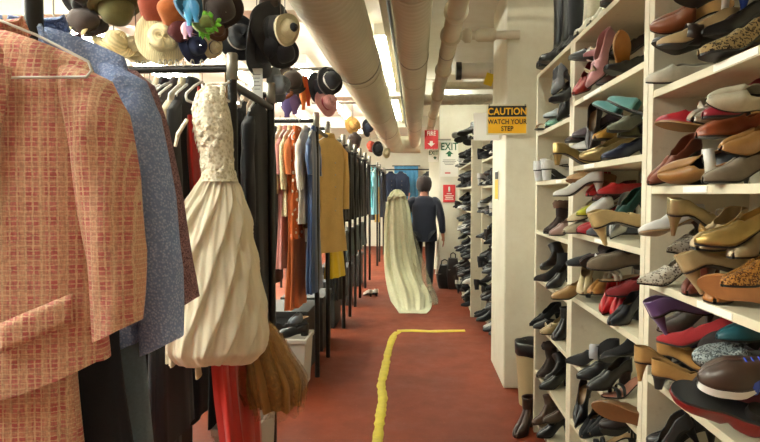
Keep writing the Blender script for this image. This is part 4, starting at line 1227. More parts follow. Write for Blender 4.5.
# nearest rack, rear rail
g_('coat', 'fabric #17171c', 1.62, 'long black coat with pale buttons at the aisle end of the nearest rack', -.885, 3.37, w=.22, z0=-.10, th=.045)
g_('blouse', 'fabric #1b1a1d', .95, 'black blouse with wide cream collar on the nearest rack', -.975, 3.37, acc=parse_mat('fabric #d7c2ae'), th=.045)
cb = [o for o in bpy.data.objects if o.get('label') == 'black blouse with wide cream collar on the nearest rack'][0]
for s in (-1, 1):
    b = MB(); b.grid([[(s*x0, -.042, z), (s*(x0 + x1)/2, -.050, z), (s*x1, -.044, z)] for x0, x1, z in ((.05, .09, -.10), (.06, .15, -.14), (.05, .16, -.20), (.035, .12, -.27), (.02, .05, -.33))], flip=s < 0)
    b.build('wide_collar', parse_mat('fabric #d7c2ae'), cb, True, [('solid', .006)])
g_('coat', 'fabric #141419', 1.85, 'long black coat behind the cream-collared blouse', -1.06, 3.37, 2.109, w=.22)
g_('blouse', 'satin #cfc8c0', .75, 'pale grey blouse among black coats on the nearest rack', -1.13, 3.37, 2.109)
g_('coat', 'fabric #1c1b20', 1.85, 'long black coat deep on the rear rail of nearest rack', -1.21, 3.37, 2.109, w=.22)
g_('coat', 'fabric #22222a', 1.85, 'midnight blue coat deep on the rear rail of nearest rack', -1.30, 3.37, 2.109, w=.22)
g_('coat', 'fabric #18171b', 1.85, 'long black coat well inside the rear rail of nearest rack', -1.40, 3.37, 2.109, w=.22)
g_('long', 'fabric #1b1b22', 1.88, 'long black dress well inside the rear rail of nearest rack', -1.50, 3.37, 2.109, w=.22)
g_('coat', 'fabric #1a1d28', 1.85, 'long dark navy coat well inside the rear rail of nearest rack', -1.60, 3.37, 2.109, w=.22)
g_('coat', 'fabric #201d20', 1.85, 'long charcoal coat well inside the rear rail of nearest rack', -1.72, 3.37, 2.109, w=.22)
# second rack, front rail
g_('long', 'satin #1d3a66', 1.42, 'navy blue long dress at the aisle end of second rack', -.855, 4.92, 2.151, th=.042)
g_('blouse', 'satin #e6e0d4', .86, 'white satin blouse hanging beside the navy dress', -.935, 4.92, 2.151, th=.045, rz=-6)
g_('scarf', 'dots #c8642c #efe2c8', .98, 'orange scarf with white spots on the second rack', -.985, 4.88, 2.151, rz=-14, acc=parse_mat('dots #cf9a60 #efe2c4'), hang=True)
g_('long', 'fabric #c96d38', 1.55, 'long burnt orange dress under the spotted orange scarf', -1.03, 4.92, 2.151, rz=-12, th=.05)
g_('blouse', 'glitter #b7a57c #e4d7b0', .80, 'cream and gold sequin blouse left of the spotted scarf', -1.085, 4.92, 2.151, rz=-10)
g_('long', 'fabric #c4837c', 1.22, 'dusty pink dress on the second rack left of the orange one', -1.13, 4.92, 2.151, rz=-8)
g_('blouse', 'fabric #e0c9a2', .62, 'pale peach blouse on the second rack', -1.19, 4.92, 2.151)
g_('coat', 'fabric #1a1b22', 1.35, 'black coat left of the pale peach blouse on second rack', -1.26, 4.92, 2.151)
g_('blouse', 'fabric #1f3a70', .7, 'royal blue blouse deep on the second rack', -1.33, 4.92, 2.151)
g_('coat', 'fabric #26211f', 1.3, 'dark brown coat deep on the second rack', -1.40, 4.92, 2.151)
# second rack, rear rail
g_('coat', 'fabric #cfaa62', 1.16, 'mustard yellow coat at the aisle end of the second rack', -.80, 5.53, 2.151, rz=-32, th=.055, w=.2)
g_('long', 'fabric #c39c5c', 1.12, 'tan long dress just behind the mustard coat', -.88, 5.53, 2.151, rz=-14)
g_('blouse', 'fabric #b9b0a0', 1.05, 'grey beige long shirt between the mustard coat and navy dress', -.95, 5.53, 2.151)
g_('skirt', 'satin #f2cc18', 1.42, 'bright yellow satin skirt showing under the mustard coat', -.775, 5.72, 2.151, rz=-20, w=.15, z0=-.95, hang=False)
g_('coat', 'fabric #18181b', 1.5, 'black coat behind the grey beige shirt on second rack', -1.02, 5.53, 2.151)
g_('coat', 'fabric #1d1c22', 1.4, 'charcoal black coat deep on the rear rail of second rack', -1.1, 5.53, 2.151)
# racks further on
def run(y, z, items, x=-.865, step=.09, w=.21, hang=True):
    for i, it in enumerate(items):
        kind, m, L, lb = it[:4]
        garment(kind, parse_mat(m), L, lb, (x - i*step, y, z), HH + R(random.Random(i + int(y*10)).uniform(-9, 5)), w=w, th=.036, hang=hang)
run(6.75, 2.151, (('coat', 'fabric #141416', .92, 'black jacket at the aisle end of the third rack, front rail'), ('coat', 'fabric #19181a', .95, 'black jacket second from aisle on the third rack, front rail'), ('jacket', 'fabric #2a2725', .9, 'dark brown jacket third from aisle on third rack front rail'), ('jacket', 'fabric #d2c6b0', .8, 'cream jacket deep on the front rail of third rack')), w=.23)
run(7.4, 2.151, (('coat', 'fabric #161618', .94, 'black jacket at the aisle end of the third rack, rear rail'), ('coat', 'fabric #1b1a1e', .95, 'black jacket second from aisle on third rack rear rail'), ('jacket', 'fabric #222126', .9, 'charcoal jacket deep on the rear rail of third rack')), w=.23)
run(6.75, 1.216, (('skirt', 'fabric #161617', .86, 'black skirt on the lower front rail of the third rack'), ('skirt', 'fabric #222222', .8, 'charcoal skirt behind the black one on third rack lower front rail')), x=-.865)
run(7.4, 1.216, (('skirt', 'fabric #5a6566', .50, 'grey green pleated skirt on the lower rear rail of third rack'), ('skirt', 'fabric #545d60', .52, 'slate skirt beside the grey green one on third rack lower rear rail')), x=-.865)
run(8.05, 2.151, (('coat', 'fabric #151515', .95, 'black jacket at the aisle end of the fourth rack, front rail'), ('coat', 'fabric #1c1a1a', .95, 'black jacket deep on the fourth rack front rail')), w=.23)
run(8.75, 2.151, (('coat', 'fabric #18181a', .95, 'black jacket at the aisle end of the fourth rack, rear rail'), ('coat', 'fabric #1a1a1e', .95, 'black jacket deep on the fourth rack rear rail')), w=.23)
run(8.05, 1.216, (('skirt', 'fabric #616c6c', .50, 'grey green pleated skirt on the lower front rail of fourth rack'), ('skirt', 'fabric #5b6467', .5, 'slate skirt deep on the lower front rail of fourth rack')), x=-.865)
run(8.75, 1.216, (('skirt', 'fabric #667171', .50, 'grey green pleated skirt on the lower rear rail of fourth rack'),), x=-.865)
run(9.66, 2.151, (('coat', 'fabric #17171a', .98, 'black jacket at the aisle end of the fifth rack, front rail'), ('blouse', 'fabric #1e1e22', .9, 'black shirt behind the black jacket on the fifth rack')), w=.23)
run(10.6, 2.151, (('coat', 'fabric #1b1b1f', .98, 'black jacket at the aisle end of the fifth rack, rear rail'), ('blouse', 'dots #d8dde0 #3a7a94', .8, 'white blouse with blue spots on the fifth rack rear rail')), x=-.865)
run(9.66, 1.216, (('skirt', 'fabric #667171', .50, 'grey green pleated skirt low on the fifth rack'),), x=-.865)
run(12.7, 2.151, (('long', 'fabric #7fb8c8', 1.05, 'pale blue dress at the aisle end of the sixth rack'), ('blouse', 'satin #3f9aa4', .9, 'teal blouse behind the pale blue dress on sixth rack')), x=-.865)
run(13.5, 2.151, (('long', 'satin #c09a40', 1.25, 'golden yellow dress at the aisle end of the sixth rack rear rail'), ('coat', 'fabric #2a2a30', 1.2, 'dark coat behind the golden dress on sixth rack')), x=-.865)
run(15.1, 2.151, (('coat', 'fabric #1b2030', 1.2, 'dark navy coat at the aisle end of the farthest rack'), ('coat', 'fabric #222226', 1.2, 'black coat deep on the farthest rack')), x=-.865)
run(15.9, 2.151, (('coat', 'fabric #1c2436', 1.2, 'navy coat at the aisle end of the farthest rack rear rail'), ('coat', 'fabric #2a2624', 1.2, 'brown black coat deep on the farthest rack rear rail')), x=-.865)
# rail across the end of the aisle
er = thing('clothes_rail', 'hanging rail across the far end of the aisle', 'clothes rail', (0, 16.6, 0))
MB().tube([(-1.0, 0, 2.2), (.6, 0, 2.2)], .018, 10).build('rail', M_rpipe, er)
for x in (-1.0, .6): MB().tube([(x, 0, 0), (x, 0, 2.2)], .02, 10).build('post', M_rpipe, er)
for x, c, lb in ((-.70, '#1d2740', 'navy blazer hanging at the left of the end rail'), (-.42, '#232e47', 'navy blazer hanging second on the end rail beside the blue sheet'), (.34, '#2a2a2e', 'black coat hanging at the right end of the end rail')):
    garment('jacket', parse_mat('fabric ' + c), .9 if x < 0 else 1.5, lb, (x, 16.6, 2.218), 0, w=.17, th=.05)
sh = thing('cloth_sheet', 'light blue cloth sheet hanging at the far end of the aisle', 'sheet', (-.28, 17.2, 0))
b = MB(); b.grid([[(-.34 + .68*i/30, .02*math.sin(i*1.1 + z*2), z) for i in range(31)] for z in (2.32, 1.8, 1.2, .6, .1)])
b.build('sheet_cloth', mat('fabric', '#5da4d2'), sh, True, [('solid', .004)])
MB().tube([(-.4, 0, 2.33), (.4, 0, 2.33)], .014, 8).build('sheet_rail', M_rpipe, sh)

# ------------------------------------------------------------------ foreground jackets (front rack)
M_pl = mat('plaid')
def big_jacket(label, m, lm, Y, cx, ztop, zhem, w, sl_pts, th=.062, flap=False, trim=None, seed=1, dip=.075, zr=2.058, hlabel=None, lap_m=None):
    t = thing('tailored_jacket', label, 'jacket', (cx, Y, 0), (0, 0, R(2)))
    hem = lambda x, tt: -dip*max(0, 1 - (abs(x)/w)**1.5)*smooth(.6, 1, tt)
    prof = [(ztop, w*.93, .014, 0), (ztop - .02, w*.96, th*.6, .01), (ztop - .10, w*.95, th*.95, .015), (ztop - .25, w*.88, th*1.05, .03), (ztop - .42, w*.90, th*1.1, .05), (zhem, w*1.02, th*1.2, .07)]
    b = MB(); rows = loft(prof, n=64, m=40, k=4, seed=seed, slope=w*.36, sw=w, pw=.7, hem=hem); b.grid(rows, True, True); b.cap(rows[0])
    b.build('body', m, t)
    for s in (-1, 1):
        pts = [(s*x, y, z, rx, ry) for x, y, z, rx, ry in sl_pts]
        b = MB(); rr = sleeve_rows(pts, 28, seed + s, .035, .028*s); b.grid(rr, True, True); b.cap(rr[0]); b.cap([(x, y, z + .004) for x, y, z in rr[-1]], True)
        sl = b.build('sleeve', m, t)
    # lapels: folded strips in front of the chest
    for s in (-1, 1):
        L_ = [(.042, ztop + .005), (.078, ztop - .07), (.074, ztop - .095), (.094, ztop - .10), (.052, ztop - .30), (.012, ztop - .44)]
        In = [(.036, ztop + .005), (.034, ztop - .04), (.030, ztop - .08), (.026, ztop - .12), (.018, ztop - .28), (.008, ztop - .44)]
        b = MB(); rows = []
        for (xo, zo), (xi, zi) in zip(L_, In):
            yf = -th*1.22
            rows.append([(s*xi, yf - .010, zi), (s*(xi*.5 + xo*.5), yf - .016, (zi + zo)/2), (s*xo, yf - .006, zo)])
        b.grid(rows, flip=s < 0); b.build('lapel', lap_m or m, t, True, [('solid', .006, 0)])
    b = MB(); rows = []
    for i in range(15):
        a = R(5 + 170*i/14)
        rows.append([(.062*math.cos(a)*kk, .03*math.sin(a)*kk - .004, ztop + zz) for kk, zz in ((.95, .020), (1.08, .026), (1.3, -.012))])
    b.grid(rows); b.build('collar', lap_m or m, t, True, [('solid', .005)])
    if flap:
        for s in (-1, 1):
            b = MB(); rows = []
            for i in range(13):
                q = i/12; x = .055 + .135*q
                yb = -th*1.14*max(.25, 1 - (x/(w*1.0))**2.6)**.55 - .012
                zt = zhem + .150 - .058*(1 - q)
                rows.append([(s*x, yb - (.004 if k else 0), zt - .062*k/4) for k in range(5)])
            b.grid(rows, flip=s < 0); b.build('pocket_flap', m, t, True, [('solid', .007, 0)])
        for i in range(2):
            MB().lathe([(.0001, -.006), (.011, -.004), (.012, 0)], 14, 'y').build('button', mat('plain', '#8a5a42', r=.3), t, loc=(.0, -th*1.25, ztop - .46 - .09*i))
    return t
# orange-pink plaid tweed jacket
j = big_jacket('orange and pink plaid tweed jacket nearest to the camera', M_pl, None, 1.24, -.900, 1.880, 1.175, .225,
   [(.165, 0, 1.800, .030, .030), (.198, 0, 1.770, .052, .060), (.222, -.002, 1.70, .066, .068), (.245, -.006, 1.56, .066, .066), (.265, -.012, 1.40, .060, .060), (.268, -.02, 1.24, .050, .052)], flap=True, seed=4)
t = hanger('white wire hanger poking over the front of the plaid jacket', (-.872, 1.172, 2.058), R(2), half=.222, drop=.165, wire=True)
# light blue boucle jacket
M_bl = mat('boucle', '#8295c2', '#b2c0e0')
big_jacket('light blue boucle wool jacket hanging behind the plaid one', M_bl, None, 1.40, -.905, 1.930, 1.17, .225,
   [(.17, 0, 1.835, .03, .032), (.205, 0, 1.80, .052, .060), (.230, 0, 1.72, .062, .066), (.265, -.005, 1.52, .062, .062), (.290, -.010, 1.34, .056, .056), (.295, -.015, 1.165, .05, .05)], seed=9, th=.05)
hanger('hanger of the light blue boucle jacket', (-.905, 1.40, 2.058), R(2), half=.19, drop=.135)
M_tw = mat('tweed', '#5c3a42', '#a07a7c')
big_jacket('maroon and grey tweed jacket edge showing behind the blue one', M_tw, None, 1.485, -.915, 1.910, 1.28, .225,
   [(.18, 0, 1.84, .03, .03), (.205, 0, 1.805, .045, .055), (.236, 0, 1.70, .050, .06), (.268, 0, 1.55, .046, .055), (.300, -.005, 1.38, .042, .05), (.322, -.01, 1.245, .040, .046)], seed=15, th=.04)
hanger('hanger of the maroon and grey tweed jacket', (-.915, 1.485, 2.058), R(2), half=.19, drop=.165)
# skirts and dresses below them
garment('skirt', M_pl, 1.55, 'matching plaid tweed skirt hanging under the plaid jacket', (-.872, 1.235, 2.058), R(2), w=.165, th=.05, z0=-.78, hang=False, k=4, hem=.9)
garment('skirt', parse_mat('fabric #14161f'), 1.70, 'long navy black skirt hanging behind the plaid jacket', (-.872, 1.30, 2.058), R(2), w=.245, th=.018, hang=False, z0=-.78, hem=1.05)
garment('skirt', parse_mat('fabric #6f7c86'), 1.75, 'grey blue long skirt showing below the blue boucle jacket', (-.87, 1.44, 2.058), R(2), w=.235, th=.02, hang=False, z0=-.78, hem=.95)

# ------------------------------------------------------------------ wedding gown
wd = thing('wedding_gown', 'ivory wedding gown with lace bodice and ruffled bubble skirt', 'dress', (-.855, 2.44, .03))
M_iv = mat('chiffon', '#efe6cc'); M_lace = mat('lace', '#bfae86', '#efe6cf')
prof = [(1.95, .028, .05, .03, .0, .08), (1.90, .055, .07, .04, .0, .05), (1.845, .072, .09, .04, .0, .04), (1.76, .074, .10, .03, .012, .03), (1.67, .062, .09, .02, .028, .02), (1.60, .060, .085, .02, .04, .0), (1.55, .072, .09, .03, .045, 0)]
b = MB(); rows = loft(prof, n=40, m=26, k=6, seed=5, pw=.9); b.grid(rows, True, True); b.cap(rows[0]); bo = b.build('bodice', M_lace, wd)
rr = random.Random(8)
for i in range(46):                                         # appliqued lace flowers
    z = rr.uniform(1.57, 1.90); a = rr.uniform(-PI, .3)
    ra = interp(sorted((p[0], p[1]) for p in prof), z); rb_ = interp(sorted((p[0], p[2]) for p in prof), z); cy = interp(sorted((p[0], p[5]) for p in prof), z); cxx = interp(sorted((p[0], p[4]) for p in prof), z)
    b = MB(); r0 = rr.uniform(.012, .020)
    c = Vector((ra*math.cos(a)*1.02 + cxx, rb_*math.sin(a)*1.02 + cy, z)); nn = Vector((math.cos(a), math.sin(a), .1)).normalized()
    u = nn.cross(Vector((0, 0, 1))).normalized(); v = nn.cross(u)
    ring = []
    b.v = [tuple(c + nn*.005)]
    for k in range(15):
        q = 2*PI*k/15; rad = r0*(.72 + .28*math.cos(5*q))
        b.v.append(tuple(c + nn*.002 + (u*math.cos(q) + v*math.sin(q))*rad))
    b.f = [(0, 1 + k, 1 + (k + 1) % 15) for k in range(15)]
    b.build('lace_flower', mat('fabric', '#efe6cf'), bo, True, [('solid', .002)])
for s in (-1, 1):
    MB().tube([(s*.055, .0, 1.86), (s*.05, .03, 1.92), (s*.03, .10, 1.97), (s*.01, .19, 1.985)], [.014, .012, .008, .005], 8, flat=.5).build('shoulder_strap', M_lace, wd)
MB().tube([(-.07, -.05, 1.80), (-.10, -.07, 1.74), (-.11, -.075, 1.69)], [.016, .018, .012], 8, flat=.5).build('sleeve_drape', M_lace, wd)
# skirt: layered ruffles spiralling round a bubble
def bubble(r0, z):
    return interp(sorted([(1.59, .064), (1.52, .098), (1.38, .152), (1.17, .190), (.94, .212), (.86, .205), (.81, .16), (.795, .10)]), z)
rows = []; n = 220; m = 80
for i in range(m + 1):
    t = i/m; z = 1.585 - (1.585 - .797)*t
    a0 = bubble(0, z); row = []
    for j in range(n):
        th = 2*PI*j/n
        ph = (th*13/(2*PI) + 3.4*t + .10*math.sin(3*th + 4*t)) % 1.0
        saw = ph**1.3 if ph < .9 else (1 - ph)/.1*.87
        rip = .030*saw*smooth(.0, .18, t)*(1 - .3*smooth(.9, 1, t)) + .004*math.sin(26*th + 9*t)
        rr_ = a0*(.90) + rip
        row.append((rr_*math.cos(th) + .028*smooth(.1, .8, t) + .038*(1 - smooth(.0, .45, t)), rr_*math.sin(th)*.92, z - .012*math.sin(2*th + 1)*smooth(.3, 1, t)))
    rows.append(row)
b = MB(); b.grid(rows, True, True); b.cap(rows[-1], True)
b.build('bubble_skirt', M_iv, wd)
MB().tube([(-.05, -.01, .83), (-.052, -.015, .77), (-.05, -.01, .735)], [.026, .028, .030], 10, flat=.3).build('care_ribbon', mat('satin', '#d8caa4'), wd)
hanger('hanger of the ivory wedding gown at the rack end', (-.83, 2.66, 2.109), R(90), half=.16)
# tan tulle petticoat
tt_ = thing('tulle_petticoat', 'tan tulle petticoat puffing out below the ivory wedding gown', 'petticoat', (-.68, 2.72, 0))
M_tu = mat('tulle', '#b98d4e', a=.95)
for li, (k_, kk, mm) in enumerate(((1.0, 9, M_tu), (.86, 7, mat('fabric', '#a57c44')), (1.07, 11, M_tu))):
    prof = [(1.15, .03, .03, .05, -.12, 0), (1.0, .05*k_, .06*k_, .10, -.10, 0), (.84, .105*k_, .10*k_, .14, -.03, 0), (.66, .145*k_, .14*k_, .2, .02, 0), (.52 + .03*li, .125*k_, .12*k_, .26, .03, 0)]
    b = MB(); rows = loft(prof, n=72, m=30, k=kk, seed=31 + li, pw=.95); b.grid(rows, True, True); b.build('tulle_layer', mm, tt_)
MB().tube([(-.12, 0, 1.14), (-.16, -.03, 1.6), (-.17, -.06, 2.10)], .006, 6).build('hanging_loop', mat('fabric', '#7d5f34'), tt_)
# ------------------------------------------------------------------ hats
def hat(name, label, px, py, Y, dia_px, crown_dir, m, band=None, kind='brim', tilt=0, extra=None, cat='hat', top=2.78, s_brim=1.0):
    c = onY(px, py, Y); Rr = dia_px*Y/600/2
    t = thing(name, label, cat, c)
    d = Vector(crown_dir).normalized()
    q = Vector((0, 0, 1)).rotation_difference(d)
    rotm = q.to_matrix() @ Matrix.Rotation(R(tilt), 3, 'Z')
    def put(mb, nm, mt, mods=None):
        mb.v = [tuple(rotm @ Vector(v)) for v in mb.v]; return mb.build(nm, mt, t, True, mods)
    rd = random.Random(int(px*7 + py)); p0 = rd.uniform(0, 6)
    if kind == 'brim':
        cr = Rr*.52; h = Rr*.72
        w1 = lambda i, a, r, z: (r, z + .10*Rr*math.sin(2*a + p0)*((r - cr)/max(.001, Rr - cr)) + .05*Rr*math.sin(3*a))
        put(MB().lathe([(cr*.96, .004), (cr*1.15, 0), (Rr*.82, -.01*Rr), (Rr, .05*Rr), (Rr*1.0, .08*Rr), (Rr*.82, .02*Rr), (cr*1.1, .02)], 36, 'z', w1), 'brim', m)
        w2 = lambda i, a, r, z: (r*(1 + .06*math.cos(2*a)), z - (.10*h*math.cos(2*a) if z > h*.6 else 0))
        put(MB().lathe([(cr*1.04, 0), (cr, h*.4), (cr*.93, h*.8), (cr*.78, h), (cr*.4, h*.97), (.001, h*.88)], 30, 'z', w2), 'crown', m)
        if band: put(MB().lathe([(cr*1.05, .02), (cr*1.07, .03), (cr*1.04, h*.35), (cr*1.0, h*.36)], 30), 'hat_band', band)
    elif kind == 'cap':
        h = Rr*1.0
        w2 = lambda i, a, r, z: (r*(1 + .06*math.sin(5*a + p0)), z)
        put(MB().lathe([(Rr*.80, 0), (Rr*.95, h*.2), (Rr, h*.45), (Rr*.85, h*.75), (Rr*.5, h*.95), (.001, h)], 30, 'z', w2), 'crown', m)
        put(MB().lathe([(Rr*.78, -.02*Rr), (Rr*.86, -.02*Rr), (Rr*.86, .14*Rr), (Rr*.80, .15*Rr)], 30), 'hat_band', band or m)
        b = MB(); rows = []
        for k in range(11):
            a = R(-75 + 15*k)
            rows.append([(Rr*f*math.cos(a)*(1.0 if f < 1 else 1.0 + .32*math.cos(a)), Rr*f*math.sin(a)*.98, -.02*Rr - .1*Rr*(f > 1)) for f in (.8, 1.0, 1.12)])
        b.grid(rows)
        put(b, 'visor', m, [('solid', .004)])
    elif kind == 'felt':
        cr = Rr*.62; h = Rr*.9
        w1 = lambda i, a, r, z: (r*(1 + .05*math.sin(3*a + p0)), z + .22*Rr*math.cos(a + p0)*(1 if r > cr*1.2 else 0))
        put(MB().lathe([(cr*.97, .01), (cr*1.25, 0), (Rr, .03), (Rr*1.01, .05*Rr), (cr*1.25, .03), (cr*1.0, .03)], 36, 'z', w1), 'brim', m)
        w2 = lambda i, a, r, z: (r*(1 + .05*math.sin(4*a + p0)), z)
        put(MB().lathe([(cr*1.03, 0), (cr*1.05, h*.45), (cr*.85, h*.82), (cr*.45, h), (.001, h*.98)], 28, 'z', w2), 'crown', m)
        if band: put(MB().lathe([(cr*1.06, .01), (cr*1.09, h*.1), (cr*1.09, h*.3), (cr*1.05, h*.32)], 28), 'hat_band', band)
    if extra:
        kind2, mt = extra
        if kind2 == 'feather':
            for k in range(7):
                a = -.6 + .2*k
                put(MB().tube([(Rr*.4, 0, Rr*.2), (Rr*.7, Rr*a*.6, Rr*.5), (Rr*(1.1 + .1*math.cos(k)), Rr*a*1.1, Rr*.6)], [Rr*.05, Rr*.09, Rr*.01], 6, flat=.3), 'feather', mt)
        elif kind2 == 'ribbon':
            for k in (-1, 1):
                put(MB().tube([(Rr*.3*k, -Rr*.5, Rr*.3), (Rr*.5*k, -Rr*.9, Rr*.4), (Rr*.35*k, -Rr*1.35, Rr*.2)], [Rr*.12, Rr*.16, Rr*.1], 8, flat=.25), 'ribbon', mt)
        elif kind2 == 'leaves':
            for k in range(26):
                a = rd.uniform(0, 6.28); r0 = Rr*rd.uniform(.35, .95); z0 = Rr*rd.uniform(.1, .6)
                b = MB(); L_ = Rr*.75; w_ = Rr*.2; ca, sa = math.cos(a), math.sin(a)
                b.grid([[(r0*ca + L_*u*math.cos(a*2.3) - w_*sg*math.sin(a*2.3)*math.sin(PI*u), r0*sa + L_*u*math.sin(a*2.3) + w_*sg*math.cos(a*2.3)*math.sin(PI*u), z0 + .3*L_*math.sin(PI*u) + abs(sg)*.1*w_) for sg in (-1, 0, 1)] for u in (0, .2, .5, .8, 1)])
                put(b, 'leaf', mt, [('solid', .002)])
        elif kind2 == 'pompom':
            put(MB().lathe([(.001, Rr*.72), (Rr*.2, Rr*.8), (Rr*.3, Rr*.95), (Rr*.2, Rr*1.15), (.001, Rr*1.2)], 14), 'rosette', mt)
    MB().tube([(0, 0, Rr*.55), (0, 0, max(Rr*.8, top - c.z))], .0025, 6).build('hanging_loop', mat('plain', '#5a5752'), t)
    return t
def hat_rail(label, y, z, x0=-2.3, x1=-.62):
    t = thing('hat_rail', label, 'rail', (x0, y, z))
    MB().tube([(0, 0, 0), (x1 - x0, 0, 0)], .012, 8).build('rail', M_galv, t)
    for x in (0, (x1 - x0)*.5, x1 - x0):
        MB().tube([(x, 0, 0), (x, 0, CEIL - z)], .005, 6).build('rod', M_galv, t)
F = lambda c: mat('fabric', c); ST = lambda c: mat('straw', c)
hat_rail('ceiling rail carrying the nearest hats above the tweed jackets', 2.9, 2.78)
hat_rail('ceiling rail carrying the black hats above the nearest rack', 3.35, 2.78)
hat_rail('ceiling rail carrying the hats above the second rack', 4.95, 2.56, -2.0, -.66)
hat_rail('ceiling rail carrying the far straw hats', 9.2, 2.92, -1.6, -.42)
aisle = (.75, -.45, .1)
hat('brimmed_hat', 'black hat at the top left above the blue jacket', 84, -2, 2.9, 44, (.2, -.5, -.8), F('#1b191c'))
hat('brimmed_hat', 'olive green felt hat hanging upside down at the top', 116, 2, 2.9, 52, (.2, -.3, -.9), F('#59542a'), F('#45401d'), 'felt')
hat('slatted_visor', 'dark brown visor hat with two cream straps', 85, 25, 2.9, 32, (.1, -.6, .5), F('#3a2c27'), None, 'cap', extra=('ribbon', mat('plain', '#e3cf9b')))
hat('brimmed_hat', 'pale straw hat low behind the jackets, under the olive hat', 114, 48, 2.9, 44, (.4, -.3, .8), ST('#e6d2a0'))
hat('brimmed_hat', 'small cream cloth hat left of the large straw hat', 136, 52, 3.0, 30, (.3, -.6, .3), F('#e2d3ae'), None, 'felt')
hat('brimmed_hat', 'large pale straw hat speckled with dark dots', 163, 38, 2.88, 54, (.35, -.85, -.15), ST('#ecdcae'), mat('dots', '#e8d8ac', '#5a4a30'))
hat('peaked_cap', 'rust red cap at top left of the teal ribbon', 156, 4, 2.86, 36, (.3, -.5, -.5), F('#8e3a22'), F('#6f2a18'), 'cap')
hat('peaked_cap', 'orange brown cap hanging right of the rust red one', 173, 9, 2.82, 34, (.5, -.6, -.4), F('#a85a26'), F('#26242a'), 'cap')
hat('brimmed_hat', 'teal hat with bright blue ribbon at the top', 187, 6, 2.45, 32, (.6, -.5, .1), F('#1f5a7a'), F('#3795c0'), 'felt')
hat('small_cap', 'maroon cap with pink feather under the orange brown cap', 179, 29, 2.84, 24, (.4, -.6, -.4), F('#5a1d20'), None, 'cap', extra=('feather', mat('fabric', '#d8a0b8')))
hat('brimmed_hat', 'navy blue hat below the green leaf hat', 194, 46, 2.9, 36, (.75, -.6, -.1), F('#1d2448'), F('#141a38'))
hat('brimmed_hat', 'hat covered with bright green leaves', 203, 24, 2.6, 24, (.5, -.7, .1), F('#7a8a4a'), None, 'felt', extra=('leaves', mat('fabric', '#74c43a')))
hat('brimmed_hat', 'small cream and grey hat below the brown felt hats', 212, 47, 2.95, 24, (.7, -.5, -.2), F('#cbb894'), F('#4a4a52'))
hat('brimmed_hat', 'dark brown felt hat at the top beside the blue ribbon', 218, 6, 2.86, 44, (.6, -.6, -.5), F('#2b1e1a'), F('#1d1412'), 'felt')
hat('brimmed_hat', 'mid brown hat hanging under the dark brown felt', 216, 29, 2.92, 24, (.5, -.7, -.2), F('#5a351d'), None, 'felt')
# black hats above the nearest rack
hat('brimmed_hat', 'black hat with white rim edge above the nearest rack', 238, 38, 3.35, 46, (.55, -.8, 0), F('#1c1b1f'), mat('plain', '#d9d6cc'))
hat('brimmed_hat', 'thin grey black hat seen edge-on beside the white rim one', 257, 46, 3.35, 64, (.97, -.1, 0), F('#2e3038'), None, s_brim=.5)
hat('brimmed_hat', 'wide black hat behind the small cream hat', 272, 34, 3.35, 62, (.9, -.45, 0), F('#1d1719'), F('#131013'))
hat('brimmed_hat', 'cream hat with black rosette in front of wide black hat', 285, 30, 3.22, 30, (.75, -.66, 0), F('#e0d3ac'), F('#141214'), 'felt', extra=('pompom', F('#17151a')))
hat('brimmed_hat', 'charcoal hat hanging below the small cream hat', 281, 52, 3.35, 32, (.75, -.5, -.3), F('#26252b'), None, 'felt')
hat('brimmed_hat', 'tiny brown cap at the top above the wide black hat', 268, 0, 3.35, 20, (.3, -.5, -.8), F('#3a261d'), None, 'cap')
# hats above the second rack
hat('brimmed_hat', 'slate grey hat seen edge-on above the second rack', 275, 85, 4.6, 36, (.93, -.3, 0), F('#55585c'), None, top=2.56)
hat('brimmed_hat', 'dark hat with gold and brown trim above the purple scarf', 290, 82, 4.9, 30, (.6, -.7, .2), F('#3a2c26'), F('#a8903a'), 'felt', top=2.56, extra=('ribbon', F('#8f4f2a')))
hat('brimmed_hat', 'dark navy hat right of the orange ribbons', 314, 88, 4.95, 30, (.95, -.2, 0), F('#20232f'), None, top=2.56)
hat('brimmed_hat', 'black hat with white lining above the pink straw hat', 328, 82, 4.95, 28, (.75, -.5, .2), F('#26252a'), mat('plain', '#e5e2da'), 'felt', top=2.56)
hat('brimmed_hat', 'pink straw hat hanging at the right end of the hat row', 326, 103, 4.95, 28, (.7, -.6, .1), ST('#d79a98'), F('#b03048'), top=2.56)
def drape(name, label, cat, px0, py0, px1, py1, Y, w, m, m2=None, top=2.56):
    a, b_ = onY(px0, py0, Y), onY(px1, py1, Y)
    t = thing(name, label, cat, a); d = b_ - a
    for s, mm in ((-1, m), (1, m2 or m)):
        rows = []
        for i in range(12):
            q = i/11; c = d*q + Vector((s*w*.35*q, 0, 0))
            ww = w*(.25 + .5*math.sin(PI*min(1, q*1.2))**.7)*.8
            rows.append([(c.x + ww*math.cos(u)*(1 + .2*math.sin(4*u + q*6)), c.y + ww*.45*math.sin(u), c.z*(1 - .06*s)) for u in [2*PI*k/16 for k in range(16)]])
        bb = MB(); bb.grid(rows, True); bb.cap(rows[0]); bb.cap(rows[-1]); bb.build('fold', mm, t)
    MB().tube([(0, 0, -.01), (0, 0, max(.03, top - a.z))], .0025, 6).build('hanging_loop', mat('plain', '#5a5752'), t)
drape('scarf', 'purple scarf hanging under the gold-trimmed dark hat', 'scarf', 290, 92, 291, 116, 4.85, .10, F('#3c2a58'), F('#4a2f50'))
drape('ribbon_bunch', 'bright orange ribbons hanging in the hat row', 'ribbon', 305, 76, 306, 108, 4.95, .065, F('#e0762a'), F('#d9551f'))
drape('stole', 'black fur stole hanging left of the orange ribbons', 'stole', 297, 82, 299, 106, 5.0, .06, F('#242022'))
